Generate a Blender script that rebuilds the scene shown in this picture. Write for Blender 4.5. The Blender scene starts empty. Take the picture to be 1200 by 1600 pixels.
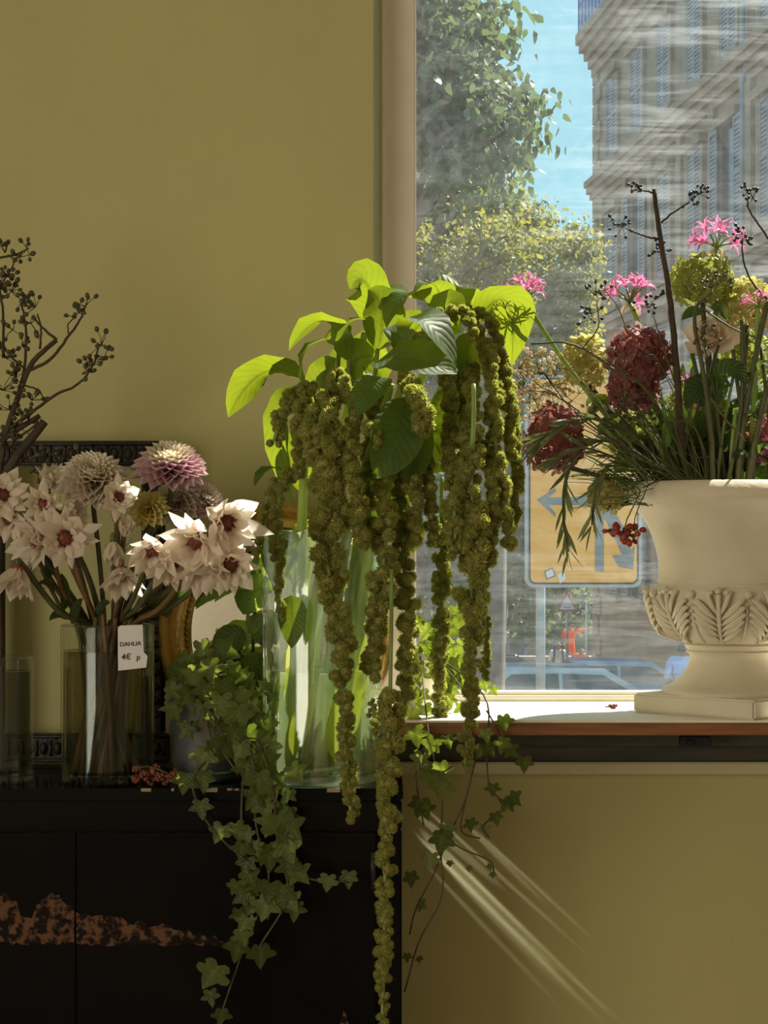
import bpy, bmesh, math, random
import numpy as np
from mathutils import Vector, Matrix, Quaternion

random.seed(7)
np.random.seed(7)
scene = bpy.context.scene
col = scene.collection
PI = math.pi

# ------------------------------------------------------------------ camera
EYE = Vector((0.0, 0.0, 1.36))
F = 3000.0            # focal length in pixels of the 1200x1600 frame
HZ = 840.0            # image row of the eye level
cam_data = bpy.data.cameras.new('camera')
cam_data.sensor_fit = 'VERTICAL'
cam_data.sensor_height = 36.0
cam_data.lens = F / 1600.0 * 36.0
cam_data.shift_y = (HZ - 800.0) / 1600.0
cam_data.clip_end = 400
cam = bpy.data.objects.new('camera', cam_data)
cam.location = EYE
cam.rotation_euler = (PI / 2, 0, 0)
col.objects.link(cam)
scene.camera = cam

# ------------------------------------------------------------------ world and lights
world = bpy.data.worlds.new('sky')
scene.world = world
world.use_nodes = True
bg = world.node_tree.nodes['Background']
bg.inputs[0].default_value = (0.45, 0.85, 0.98, 1)
bg.inputs[1].default_value = 0.92

SUN_AZ, SUN_EL = math.radians(43), math.radians(53)
sun_dir = Vector((math.sin(SUN_AZ) * math.cos(SUN_EL), math.cos(SUN_AZ) * math.cos(SUN_EL), math.sin(SUN_EL)))
sun_data = bpy.data.lights.new('sun', 'SUN')
sun_data.energy = 14.0
sun_data.angle = math.radians(0.6)
sun_data.color = (1.0, 0.93, 0.80)
sun = bpy.data.objects.new('sun', sun_data)
sun.rotation_euler = sun_dir.to_track_quat('Z', 'Y').to_euler()
sun.location = (20, 20, 25)
col.objects.link(sun)

# added warm fill light for the room, set in a made-up opening of wall_left
fd = bpy.data.lights.new('room_fill_light', 'AREA')
fd.shape = 'RECTANGLE'
fd.size, fd.size_y = 3.0, 1.5
fd.energy = 80
fd.color = (1.0, 0.86, 0.64)
fl = bpy.data.objects.new('room_fill_light', fd)
fl.location = (-2.55, -0.4, 1.35)
fl.rotation_euler = (math.radians(90), 0, math.radians(-90))     # -Z local looks to +X
col.objects.link(fl)

vs = scene.view_settings
vs.view_transform = 'Standard'
vs.look = 'None'
vs.exposure = 0.0
vs.gamma = 1.0
vs.use_curve_mapping = False
scene.cycles.transparent_max_bounces = 24
scene.cycles.max_bounces = 10
scene.cycles.diffuse_bounces = 4
scene.cycles.caustics_reflective = False
scene.cycles.caustics_refractive = False
scene.cycles.sample_clamp_indirect = 6.0


# ------------------------------------------------------------------ helpers
def P(px, py, Y):
    return Vector(((px - 600.0) / F * Y, Y, EYE.z - (py - HZ) / F * Y))


def S(px, Y):           # size of px pixels at depth Y
    return px / F * Y


ORG = {}


def tag(o, label=None, cat=None, group=None, kind=None):
    if label: o['label'] = label
    if cat: o['category'] = cat
    if group: o['group'] = group
    if kind: o['kind'] = kind
    return o


def thing(name, loc, label=None, cat=None, group=None, kind=None):
    o = bpy.data.objects.new(name, None)
    o.empty_display_size = 0.02
    col.objects.link(o)
    o.location = loc
    ORG[o] = Vector(loc)
    return tag(o, label, cat, group, kind)


def org(o):
    return ORG.get(o, Vector((0, 0, 0))) if o is not None else Vector((0, 0, 0))


def link_mesh(name, me, parent=None):
    o = bpy.data.objects.new(name, me)
    col.objects.link(o)
    if parent is not None:
        o.parent = parent
        ORG[o] = org(parent)
    return o


def inst(name, me, parent, M):
    """object sharing mesh data, world matrix M, child of parent"""
    o = bpy.data.objects.new(name, me)
    col.objects.link(o)
    if parent is not None:
        o.parent = parent
        o.matrix_basis = Matrix.Translation(-org(parent)) @ M
        ORG[o] = M.translation.copy()
    else:
        o.matrix_basis = M
        ORG[o] = M.translation.copy()
    return o


class MB:
    """collects shapes in world coordinates; build() links them as one mesh"""
    def __init__(s):
        s.v = []; s.f = []; s.uv = {}; s.mi = []

    def add(s, verts, faces, mi=0, uvs=None):
        b = len(s.v)
        s.v.extend([tuple(p) for p in verts])
        for f in faces:
            s.f.append(tuple(i + b for i in f)); s.mi.append(mi)
        if uvs is not None:
            for i, u in enumerate(uvs): s.uv[b + i] = u
        return s

    def box(s, lo, hi, mi=0):
        x0, y0, z0 = lo; x1, y1, z1 = hi
        v = [(x0, y0, z0), (x1, y0, z0), (x1, y1, z0), (x0, y1, z0), (x0, y0, z1), (x1, y0, z1), (x1, y1, z1), (x0, y1, z1)]
        f = [(0, 3, 2, 1), (4, 5, 6, 7), (0, 1, 5, 4), (1, 2, 6, 5), (2, 3, 7, 6), (3, 0, 4, 7)]
        return s.add(v, f, mi)

    def obox(s, M, hx, hy, hz, mi=0):
        v = [M @ Vector((a * hx, b * hy, c * hz)) for c in (-1, 1) for (a, b) in ((-1, -1), (1, -1), (1, 1), (-1, 1))]
        f = [(0, 3, 2, 1), (4, 5, 6, 7), (0, 1, 5, 4), (1, 2, 6, 5), (2, 3, 7, 6), (3, 0, 4, 7)]
        return s.add(v, f, mi)

    def tube(s, pts, rad, n=6, mi=0, cap=True):
        pts = [Vector(p) for p in pts]
        m = len(pts)
        if not hasattr(rad, '__len__'): rad = [rad] * m
        v = []; f = []
        prev = None
        for i in range(m):
            t = (pts[min(i + 1, m - 1)] - pts[max(i - 1, 0)])
            t = t.normalized() if t.length > 1e-9 else Vector((0, 0, 1))
            if prev is None:
                a = t.orthogonal().normalized()
            else:
                a = prev - t * prev.dot(t)
                a = a.normalized() if a.length > 1e-6 else t.orthogonal().normalized()
            prev = a
            b = t.cross(a)
            for k in range(n):
                q = 2 * PI * k / n
                v.append(pts[i] + (a * math.cos(q) + b * math.sin(q)) * rad[i])
        for i in range(m - 1):
            for k in range(n):
                k2 = (k + 1) % n
                f.append((i * n + k, i * n + k2, (i + 1) * n + k2, (i + 1) * n + k))
        if cap:
            f.append(tuple(range(n - 1, -1, -1)))
            f.append(tuple((m - 1) * n + k for k in range(n)))
        return s.add(v, f, mi)

    def lathe(s, prof, n=48, center=(0, 0, 0), mi=0, cap=False):
        c = Vector(center); m = len(prof)
        v = []; f = []
        for (r, z) in prof:
            for k in range(n):
                q = 2 * PI * k / n
                v.append(c + Vector((r * math.cos(q), r * math.sin(q), z)))
        for i in range(m - 1):
            for k in range(n):
                k2 = (k + 1) % n
                f.append((i * n + k, i * n + k2, (i + 1) * n + k2, (i + 1) * n + k))
        if cap:
            f.append(tuple(range(n - 1, -1, -1)))
            f.append(tuple((m - 1) * n + k for k in range(n)))
        return s.add(v, f, mi)

    def ball(s, c, r, n=6, m=4, mi=0, stretch=(1, 1, 1), rot=None):
        c = Vector(c)
        v = [Vector((0, 0, -1))]; f = []
        for i in range(1, m):
            a = -PI / 2 + PI * i / m
            for k in range(n):
                q = 2 * PI * k / n
                v.append(Vector((math.cos(a) * math.cos(q), math.cos(a) * math.sin(q), math.sin(a))))
        v.append(Vector((0, 0, 1)))
        for k in range(n):
            f.append((0, 1 + (k + 1) % n, 1 + k))
            f.append((len(v) - 1, 1 + (m - 2) * n + k, 1 + (m - 2) * n + (k + 1) % n))
        for i in range(m - 2):
            for k in range(n):
                k2 = (k + 1) % n
                f.append((1 + i * n + k, 1 + i * n + k2, 1 + (i + 1) * n + k2, 1 + (i + 1) * n + k))
        st = Vector(stretch)
        out = []
        for p in v:
            p = Vector((p.x * st.x, p.y * st.y, p.z * st.z)) * r
            if rot is not None: p = rot @ p
            out.append(c + p)
        return s.add(out, f, mi)

    def mesh(s, name, mats, smooth=True, off=Vector((0, 0, 0)), auto=None):
        me = bpy.data.meshes.new(name)
        me.from_pydata([(p[0] - off.x, p[1] - off.y, p[2] - off.z) for p in s.v], [], s.f)
        if not isinstance(mats, (list, tuple)): mats = [mats]
        for m in mats: me.materials.append(m)
        if len(mats) > 1: me.polygons.foreach_set('material_index', s.mi)
        if s.uv:
            l = me.uv_layers.new(name='UVMap')
            vi = np.zeros(len(me.loops), dtype=np.int32); me.loops.foreach_get('vertex_index', vi)
            arr = np.array([s.uv.get(int(i), (0.5, 0.5)) for i in vi], dtype=np.float32).ravel()
            l.data.foreach_set('uv', arr)
        if smooth:
            me.polygons.foreach_set('use_smooth', [True] * len(me.polygons))
            if auto:
                try: me.set_sharp_from_angle(angle=math.radians(auto))
                except Exception: pass
        me.update()
        return me

    def build(s, name, mats, parent=None, smooth=True, auto=None, bevel=None):
        me = s.mesh(name, mats, smooth, org(parent), auto)
        if bevel:
            bm = bmesh.new(); bm.from_mesh(me)
            es = [e for e in bm.edges if len(e.link_faces) == 2 and e.calc_face_angle(0) > 0.5]
            bmesh.ops.bevel(bm, geom=es, offset=bevel, segments=2, affect='EDGES', clamp_overlap=True)
            bm.to_mesh(me); bm.free()
            if smooth:
                me.polygons.foreach_set('use_smooth', [True] * len(me.polygons))
                try: me.set_sharp_from_angle(angle=math.radians(auto or 40))
                except Exception: pass
        return link_mesh(name, me, parent)


def np_mesh(name, V, Fq, mat, parent=None, smooth=False, off=None):
    """fast mesh of triangles/quads given as numpy arrays"""
    o = org(parent) if off is None else off
    V = np.asarray(V, dtype=np.float32) - np.array(o, dtype=np.float32)
    Fq = np.asarray(Fq, dtype=np.int32)
    k = Fq.shape[1]; nf = Fq.shape[0]
    me = bpy.data.meshes.new(name)
    me.vertices.add(len(V)); me.vertices.foreach_set('co', V.ravel())
    me.loops.add(nf * k); me.loops.foreach_set('vertex_index', Fq.ravel())
    me.polygons.add(nf)
    me.polygons.foreach_set('loop_start', np.arange(nf, dtype=np.int32) * k)
    me.polygons.foreach_set('loop_total', np.full(nf, k, dtype=np.int32))
    me.materials.append(mat)
    if smooth: me.polygons.foreach_set('use_smooth', np.ones(nf, dtype=bool))
    me.update(calc_edges=True)
    return link_mesh(name, me, parent)


def spline(pts, n=8):
    """Catmull-Rom through pts"""
    pts = [Vector(p) for p in pts]
    if len(pts) < 3:
        return [pts[0].lerp(pts[-1], i / n) for i in range(n + 1)]
    q = [pts[0] * 2 - pts[1]] + pts + [pts[-1] * 2 - pts[-2]]
    out = []
    for i in range(1, len(q) - 2):
        a, b, c, d = q[i - 1], q[i], q[i + 1], q[i + 2]
        for k in range(n):
            t = k / n
            out.append(0.5 * ((2 * b) + (c - a) * t + (2 * a - 5 * b + 4 * c - d) * t * t + (3 * b - a - 3 * c + d) * t ** 3))
    out.append(pts[-1].copy())
    return out


def PX(lst, Y=None):
    """[(x,y[,Y])] pixels -> points"""
    return [P(p[0], p[1], p[2] if len(p) > 2 else Y) for p in lst]


def frame_mat(pos, zaxis, roll=0.0, scale=1.0):
    z = Vector(zaxis).normalized()
    q = z.to_track_quat('Z', 'Y')
    return Matrix.Translation(pos) @ q.to_matrix().to_4x4() @ Matrix.Rotation(roll, 4, 'Z') @ Matrix.Scale(scale, 4)


# ------------------------------------------------------------------ materials
def mat(name):
    m = bpy.data.materials.new(name); m.use_nodes = True
    nt = m.node_tree
    for n in list(nt.nodes):
        nt.nodes.remove(n)
    out = nt.nodes.new('ShaderNodeOutputMaterial')
    return m, nt, out


def N(nt, typ, **kw):
    n = nt.nodes.new(typ)
    for k, v in kw.items(): setattr(n, k, v)
    return n


def noise_node(nt, scale, detail=4, dist=0.0, stretch=None, coord='Object', rough=0.55):
    tc = N(nt, 'ShaderNodeTexCoord')
    src = tc.outputs[coord]
    if stretch is not None:
        mp = N(nt, 'ShaderNodeMapping'); mp.inputs['Scale'].default_value = stretch
        nt.links.new(src, mp.inputs[0]); src = mp.outputs[0]
    n = N(nt, 'ShaderNodeTexNoise')
    n.inputs['Scale'].default_value = scale; n.inputs['Detail'].default_value = detail
    n.inputs['Distortion'].default_value = dist; n.inputs['Roughness'].default_value = rough
    nt.links.new(src, n.inputs['Vector'])
    return n


def ramp(nt, src, stops):
    r = N(nt, 'ShaderNodeValToRGB')
    e = r.color_ramp.elements
    while len(e) > 1: e.remove(e[-1])
    e[0].position = stops[0][0]; e[0].color = (*stops[0][1], 1)
    for p, c in stops[1:]:
        x = e.new(p); x.color = (*c, 1)
    nt.links.new(src, r.inputs[0])
    return r


def simple(name, c1, c2=None, scale=20, rough=0.6, bump=0.0, bscale=None, metal=0.0, spec=0.5, stretch=None, coat=0.0, trans=0.0, tcol=None, emis=None, lo=0.35, hi=0.65):
    m, nt, out = mat(name)
    b = N(nt, 'ShaderNodeBsdfPrincipled')
    b.inputs['Roughness'].default_value = rough
    b.inputs['Metallic'].default_value = metal
    b.inputs['Specular IOR Level'].default_value = spec
    b.inputs['Coat Weight'].default_value = coat
    nz = noise_node(nt, scale, 5, stretch=stretch)
    r = ramp(nt, nz.outputs[0], [(lo, c1), (hi, c2 or tuple(x * 0.8 for x in c1))])
    nt.links.new(r.outputs[0], b.inputs['Base Color'])
    if bump:
        bn = noise_node(nt, bscale or scale * 3, 5, stretch=stretch)
        bp = N(nt, 'ShaderNodeBump'); bp.inputs['Strength'].default_value = bump; bp.inputs['Distance'].default_value = 0.01
        nt.links.new(bn.outputs[0], bp.inputs['Height']); nt.links.new(bp.outputs[0], b.inputs['Normal'])
    if trans:
        t = N(nt, 'ShaderNodeBsdfTranslucent'); t.inputs[0].default_value = (*(tcol or c1), 1)
        mx = N(nt, 'ShaderNodeMixShader'); mx.inputs[0].default_value = trans
        nt.links.new(b.outputs[0], mx.inputs[1]); nt.links.new(t.outputs[0], mx.inputs[2])
        nt.links.new(mx.outputs[0], out.inputs[0])
    else:
        nt.links.new(b.outputs[0], out.inputs[0])
    return m


def leaf_mat(name, c1, c2, tcol, trans=0.45, rough=0.42, veins=12.0, slant=4.0, bump=0.6, vein_light=1.35, spec=0.45):
    """leaf with midrib and side veins from its UVs"""
    m, nt, out = mat(name)
    tc = N(nt, 'ShaderNodeTexCoord')
    sp = N(nt, 'ShaderNodeSeparateXYZ'); nt.links.new(tc.outputs['UV'], sp.inputs[0])
    def M_(op, a, b=None):
        n = N(nt, 'ShaderNodeMath', operation=op)
        for i, x in enumerate((a, b)):
            if x is None: continue
            if isinstance(x, (int, float)): n.inputs[i].default_value = x
            else: nt.links.new(x, n.inputs[i])
        return n.outputs[0]
    au = M_('ABSOLUTE', M_('SUBTRACT', sp.outputs[0], 0.5))
    ph = M_('SUBTRACT', M_('MULTIPLY', sp.outputs[1], veins), M_('MULTIPLY', au, slant))
    wv = M_('ABSOLUTE', M_('SINE', M_('MULTIPLY', ph, PI)))
    side = M_('POWER', M_('SUBTRACT', 1.0, wv), 5.0)
    mid = M_('POWER', M_('MAXIMUM', M_('SUBTRACT', 1.0, M_('MULTIPLY', au, 14.0)), 0.0), 1.0)
    vein = M_('MINIMUM', M_('ADD', M_('MULTIPLY', side, 0.55), mid), 1.0)
    nz = noise_node(nt, 30, 4)
    r = ramp(nt, nz.outputs[0], [(0.3, c1), (0.7, c2)])
    mixc = N(nt, 'ShaderNodeMixRGB', blend_type='MIX')
    nt.links.new(M_('MULTIPLY', vein, 0.5), mixc.inputs[0])
    nt.links.new(r.outputs[0], mixc.inputs[1])
    mixc.inputs[2].default_value = (*[min(1, x * vein_light + 0.02) for x in c2], 1)
    b = N(nt, 'ShaderNodeBsdfPrincipled'); b.inputs['Roughness'].default_value = rough
    b.inputs['Specular IOR Level'].default_value = spec
    nt.links.new(mixc.outputs[0], b.inputs['Base Color'])
    bp = N(nt, 'ShaderNodeBump'); bp.inputs['Strength'].default_value = bump; bp.inputs['Distance'].default_value = 0.004
    nt.links.new(M_('MULTIPLY', wv, 1.0), bp.inputs['Height'])
    nt.links.new(bp.outputs[0], b.inputs['Normal'])
    t = N(nt, 'ShaderNodeBsdfTranslucent')
    mt = N(nt, 'ShaderNodeMixRGB', blend_type='MIX'); nt.links.new(M_('MULTIPLY', vein, 0.6), mt.inputs[0])
    mt.inputs[1].default_value = (*tcol, 1); mt.inputs[2].default_value = (*[x * 0.30 for x in tcol], 1)
    nt.links.new(mt.outputs[0], t.inputs[0])
    mx = N(nt, 'ShaderNodeMixShader'); mx.inputs[0].default_value = trans
    nt.links.new(b.outputs[0], mx.inputs[1]); nt.links.new(t.outputs[0], mx.inputs[2])
    nt.links.new(mx.outputs[0], out.inputs[0])
    return m


def schlick(nt, sock, f0=0.04):
    """Fresnel weight that is the same from both sides of a thin sheet"""
    lw = N(nt, 'ShaderNodeLayerWeight'); lw.inputs[0].default_value = 0.5
    p = N(nt, 'ShaderNodeMath', operation='POWER'); p.inputs[1].default_value = 4.0
    nt.links.new(lw.outputs['Facing'], p.inputs[0])
    m_ = N(nt, 'ShaderNodeMath', operation='MULTIPLY_ADD'); m_.inputs[1].default_value = 0.75; m_.inputs[2].default_value = f0
    nt.links.new(p.outputs[0], m_.inputs[0]); nt.links.new(m_.outputs[0], sock)


def glass_mat(name, tint, rough=0.02, facing=0.04, body=0.0, body_col=(1, 1, 1)):
    """thin clear glass or water: transparent with a Fresnel reflection"""
    m, nt, out = mat(name)
    t = N(nt, 'ShaderNodeBsdfTransparent'); t.inputs[0].default_value = (*tint, 1)
    g = N(nt, 'ShaderNodeBsdfGlossy'); g.inputs['Roughness'].default_value = rough
    g.inputs[0].default_value = (1, 1, 1, 1)
    mx = N(nt, 'ShaderNodeMixShader')
    schlick(nt, mx.inputs[0], facing)
    nt.links.new(t.outputs[0], mx.inputs[1]); nt.links.new(g.outputs[0], mx.inputs[2])
    last = mx
    if body:
        d = N(nt, 'ShaderNodeBsdfTranslucent'); d.inputs[0].default_value = (*body_col, 1)
        m2 = N(nt, 'ShaderNodeMixShader'); m2.inputs[0].default_value = body
        nt.links.new(mx.outputs[0], m2.inputs[1]); nt.links.new(d.outputs[0], m2.inputs[2]); last = m2
    nt.links.new(last.outputs[0], out.inputs[0])
    return m


def window_glass_mat():
    """pane smeared with dried cleaning streaks that catch the sun"""
    m, nt, out = mat('smeared_window_glass')
    t = N(nt, 'ShaderNodeBsdfTransparent'); t.inputs[0].default_value = (0.97, 0.985, 0.99, 1)
    g = N(nt, 'ShaderNodeBsdfGlossy'); g.inputs['Roughness'].default_value = 0.02
    mx = N(nt, 'ShaderNodeMixShader')
    schlick(nt, mx.inputs[0], 0.03); nt.links.new(t.outputs[0], mx.inputs[1]); nt.links.new(g.outputs[0], mx.inputs[2])
    d = N(nt, 'ShaderNodeBsdfTranslucent'); d.inputs[0].default_value = (0.88, 0.92, 0.98, 1)
    fine = noise_node(nt, 3.2, 6, 0.35, stretch=(0.9, 1, 11), rough=0.7)
    fr = ramp(nt, fine.outputs[0], [(0.46, (0, 0, 0)), (0.74, (1, 1, 1))])
    patch = noise_node(nt, 2.6, 3, 0.6)
    pr = ramp(nt, patch.outputs[0], [(0.40, (0.10,) * 3), (0.66, (1, 1, 1))])
    swirl = noise_node(nt, 2.2, 5, 2.6, stretch=(1, 1, 1.6), rough=0.6)
    sr = ramp(nt, swirl.outputs[0], [(0.42, (0, 0, 0)), (0.50, (1, 1, 1)), (0.56, (0, 0, 0)), (0.68, (0.8,) * 3)])
    dust = noise_node(nt, 60, 4)
    dr = ramp(nt, dust.outputs[0], [(0.4, (0.6,) * 3), (0.7, (1,) * 3)])
    def M_(op, a, b):
        n = N(nt, 'ShaderNodeMath', operation=op)
        for i, x in enumerate((a, b)):
            if isinstance(x, (int, float)): n.inputs[i].default_value = x
            else: nt.links.new(x, n.inputs[i])
        return n.outputs[0]
    tcm = N(nt, 'ShaderNodeTexCoord'); sx = N(nt, 'ShaderNodeSeparateXYZ'); nt.links.new(tcm.outputs['Object'], sx.inputs[0])
    mr = N(nt, 'ShaderNodeMapRange'); mr.inputs[1].default_value = -0.90; mr.inputs[2].default_value = -0.45; mr.inputs[3].default_value = 0.22; mr.inputs[4].default_value = 1.0
    nt.links.new(sx.outputs[0], mr.inputs[0]); mask = mr.outputs[0]
    a = M_('MULTIPLY', M_('MULTIPLY', M_('MULTIPLY', fr.outputs[0], pr.outputs[0]), mask), 0.22)
    b = M_('MULTIPLY', sr.outputs[0], 0.014)
    c = M_('MULTIPLY', dr.outputs[0], GLASS_DUST)
    f = M_('ADD', M_('ADD', a, b), c)
    m2 = N(nt, 'ShaderNodeMixShader'); nt.links.new(f, m2.inputs[0])
    nt.links.new(mx.outputs[0], m2.inputs[1]); nt.links.new(d.outputs[0], m2.inputs[2])
    nt.links.new(m2.outputs[0], out.inputs[0])
    return m


GLASS_DUST = 0.022
MAT = {}
MAT['wall'] = simple('olive_cream_paint', (0.555, 0.505, 0.24), (0.515, 0.465, 0.22), scale=3, rough=0.75, bump=0.25, bscale=14, spec=0.25, stretch=(1, 1, 0.45))
MAT['room'] = simple('cream_paint', (0.78, 0.72, 0.60), scale=3, rough=0.8)
MAT['reveal'] = simple('green_paint', (0.34, 0.33, 0.15), (0.29, 0.28, 0.12), scale=8, rough=0.6)
MAT['frame'] = simple('pinkish_white_paint', (0.84, 0.73, 0.66), (0.80, 0.69, 0.62), scale=14, rough=0.45, bump=0.1)
MAT['rail'] = simple('cream_gloss_paint', (0.82, 0.76, 0.62), (0.76, 0.70, 0.56), scale=10, rough=0.4)
MAT['sill_wood'] = simple('oiled_wood', (0.30, 0.125, 0.045), (0.17, 0.065, 0.022), scale=7, rough=0.5, stretch=(0.8, 8, 8), bump=0.15)
MAT['sill_top'] = simple('pale_sill', (0.86, 0.81, 0.70), (0.80, 0.73, 0.60), scale=9, rough=0.6, stretch=(0.7, 6, 6))
MAT['sill_shade'] = simple('under_sill_shade', (0.085, 0.075, 0.055), (0.05, 0.045, 0.032), scale=9, rough=0.6, stretch=(0.7, 6, 6))  # dark colour stands for the shade under the sill
MAT['ledge'] = simple('ledge_paint', (0.60, 0.54, 0.33), (0.54, 0.48, 0.28), scale=9, rough=0.5)
MAT['black_metal'] = simple('black_metal', (0.012, 0.012, 0.013), rough=0.5)
MAT['floor'] = simple('brown_floor', (0.27, 0.205, 0.145), (0.21, 0.16, 0.11), scale=4, rough=0.6)
MAT['lacquer'] = simple('black_lacquer', (0.0035, 0.004, 0.005), (0.007, 0.006, 0.006), scale=5, rough=0.12, coat=0.0, spec=0.10, bump=0.02, bscale=30)
MAT['worn'] = simple('worn_lacquer_edge', (0.30, 0.22, 0.14), (0.015, 0.012, 0.01), scale=60, rough=0.5, lo=0.48, hi=0.56)
MAT['motif'] = simple('faded_gilt_painting', (0.13, 0.062, 0.032), (0.008, 0.005, 0.004), scale=75, rough=0.6, lo=0.42, hi=0.54, spec=0.1)
MAT['carved'] = simple('carved_dark_wood', (0.022, 0.015, 0.010), (0.010, 0.007, 0.005), scale=30, rough=0.5, bump=0.3)
MAT['gold'] = simple('old_gilding', (0.62, 0.40, 0.12), (0.36, 0.21, 0.06), scale=26, rough=0.34, metal=0.85, bump=0.2)
MAT['glass'] = glass_mat('glow_vase_glass', (0.955, 0.975, 0.96), facing=0.06, body=0.04, body_col=(0.85, 0.95, 0.75))  # pale translucent body stands in for sun glow in the clear glass
MAT['plain_glass'] = glass_mat('plain_vase_glass', (0.95, 0.965, 0.945), facing=0.012)
MAT['glass_base'] = glass_mat('thick_vase_base', (0.90, 0.94, 0.90), facing=0.10, body=0.40, body_col=(0.95, 0.97, 0.92))  # strong white body imitates the bright sparkle of the base
MAT['water'] = glass_mat('vase_water', (0.93, 0.97, 0.88), facing=0.03, body=0.17, body_col=(0.80, 0.92, 0.42))  # yellow-green body imitates the sunlit glow of the water
MAT['dark_water'] = glass_mat('murky_vase_water', (0.58, 0.52, 0.36), facing=0.03)
MAT['clear_water'] = glass_mat('still_vase_water', (0.62, 0.60, 0.52), facing=0.03)
MAT['zinc'] = simple('zinc', (0.26, 0.275, 0.28), (0.15, 0.16, 0.165), scale=18, rough=0.38, metal=0.75, bump=0.1)
MAT['soil'] = simple('dark_soil', (0.03, 0.022, 0.015), scale=60, rough=0.9, bump=0.5)
MAT['plaster'] = simple('cream_plaster', (0.70, 0.625, 0.485), (0.62, 0.545, 0.41), scale=7, rough=0.75, bump=0.18, bscale=60, spec=0.3)
MAT['paper'] = simple('white_card', (0.74, 0.70, 0.70), (0.70, 0.66, 0.66), scale=20, rough=0.7)
MAT['ink'] = simple('black_ink', (0.015, 0.014, 0.02), rough=0.6)

MAT['amaranth_leaf'] = leaf_mat('amaranth_leaf', (0.045, 0.085, 0.020), (0.065, 0.115, 0.026), (0.42, 0.52, 0.022), trans=0.42, rough=0.5, spec=0.3, veins=11, slant=5, bump=0.22)
MAT['tassel'] = simple('amaranth_tassel', (0.36, 0.345, 0.135), (0.27, 0.26, 0.09), scale=90, rough=0.9, spec=0.1, trans=0.5, tcol=(0.66, 0.70, 0.13))
MAT['tassel_core'] = simple('amaranth_tassel_core', (0.28, 0.265, 0.09), (0.20, 0.19, 0.06), scale=90, rough=0.9, spec=0.1)
MAT['stem'] = simple('green_stem', (0.26, 0.34, 0.10), (0.20, 0.27, 0.07), scale=30, rough=0.5, trans=0.25, tcol=(0.6, 0.75, 0.2))
MAT['wet_stem'] = simple('pale_wet_stem', (0.42, 0.52, 0.20), (0.32, 0.42, 0.13), scale=20, rough=0.4, trans=0.35, tcol=(0.75, 0.85, 0.2), stretch=(1, 1, 0.2))
MAT['cut_leaf'] = simple('yellow_sheath_leaf', (0.55, 0.62, 0.10), (0.45, 0.55, 0.08), scale=20, rough=0.5, trans=0.5, tcol=(0.9, 0.9, 0.1))
MAT['ivy'] = leaf_mat('ivy_leaf', (0.052, 0.070, 0.016), (0.080, 0.105, 0.024), (0.46, 0.60, 0.05), trans=0.36, rough=0.4, veins=5, slant=5, bump=0.2, vein_light=1.8, spec=0.22)
MAT['ivy_pale'] = leaf_mat('pale_ivy_leaf', (0.105, 0.13, 0.038), (0.15, 0.175, 0.055), (0.55, 0.68, 0.08), trans=0.40, rough=0.4, veins=5, slant=5, bump=0.2, vein_light=1.5, spec=0.22)
MAT['vine'] = simple('brown_vine', (0.055, 0.035, 0.022), (0.09, 0.07, 0.035), scale=40, rough=0.7)
MAT['sprig_leaf'] = leaf_mat('toothed_leaf', (0.13, 0.20, 0.055), (0.18, 0.26, 0.075), (0.66, 0.85, 0.08), trans=0.5, rough=0.5, veins=9, slant=5)
MAT['bract'] = simple('blush_bract', (0.86, 0.77, 0.65), (0.82, 0.66, 0.57), scale=26, rough=0.6, trans=0.5, tcol=(0.95, 0.90, 0.80))
MAT['stamen'] = simple('rust_stamens', (0.36, 0.115, 0.075), (0.20, 0.055, 0.045), scale=120, rough=0.8, trans=0.25, tcol=(0.7, 0.25, 0.12))
MAT['cream_petal'] = simple('cream_petal', (0.86, 0.79, 0.60), (0.82, 0.72, 0.58), scale=18, rough=0.6, trans=0.3, tcol=(0.8, 0.7, 0.5))
MAT['pink_petal'] = simple('mauve_pink_petal', (0.82, 0.66, 0.68), (0.76, 0.52, 0.60), scale=18, rough=0.6, trans=0.3, tcol=(0.8, 0.5, 0.55))
MAT['white_petal'] = simple('white_petal', (0.85, 0.78, 0.66), (0.80, 0.68, 0.60), scale=18, rough=0.6, trans=0.3, tcol=(0.8, 0.72, 0.6))
MAT['yellow_petal'] = simple('yellow_petal', (0.72, 0.60, 0.22), (0.66, 0.55, 0.20), scale=18, rough=0.6, trans=0.3, tcol=(0.8, 0.7, 0.2))
MAT['rust_stem'] = simple('russet_stem', (0.20, 0.095, 0.045), (0.13, 0.08, 0.03), scale=30, rough=0.5)
MAT['olive_stem'] = simple('olive_stem', (0.10, 0.10, 0.035), (0.065, 0.07, 0.022), scale=30, rough=0.6)
MAT['dark_leaf'] = leaf_mat('dark_leaf', (0.03, 0.055, 0.018), (0.05, 0.08, 0.026), (0.25, 0.4, 0.04), trans=0.3, rough=0.4)
MAT['bark'] = simple('brown_bark', (0.075, 0.05, 0.028), (0.045, 0.032, 0.018), scale=40, rough=0.85, bump=0.4)
MAT['branch_berry'] = simple('brown_green_berry', (0.085, 0.075, 0.028), (0.05, 0.045, 0.02), scale=50, rough=0.4)
MAT['dark_berry'] = simple('dark_berry', (0.045, 0.043, 0.045), (0.022, 0.022, 0.026), scale=50, rough=0.25)
MAT['red_berry'] = simple('red_berry', (0.40, 0.065, 0.035), (0.24, 0.025, 0.02), scale=50, rough=0.3, trans=0.2, tcol=(0.8, 0.12, 0.05))
MAT['rasp'] = simple('dull_red_berry', (0.20, 0.055, 0.030), (0.10, 0.028, 0.02), scale=60, rough=0.6)
MAT['hyd_green'] = simple('green_hydrangea', (0.27, 0.30, 0.075), (0.20, 0.22, 0.05), scale=30, rough=0.6, trans=0.38, tcol=(0.62, 0.66, 0.12))
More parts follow.
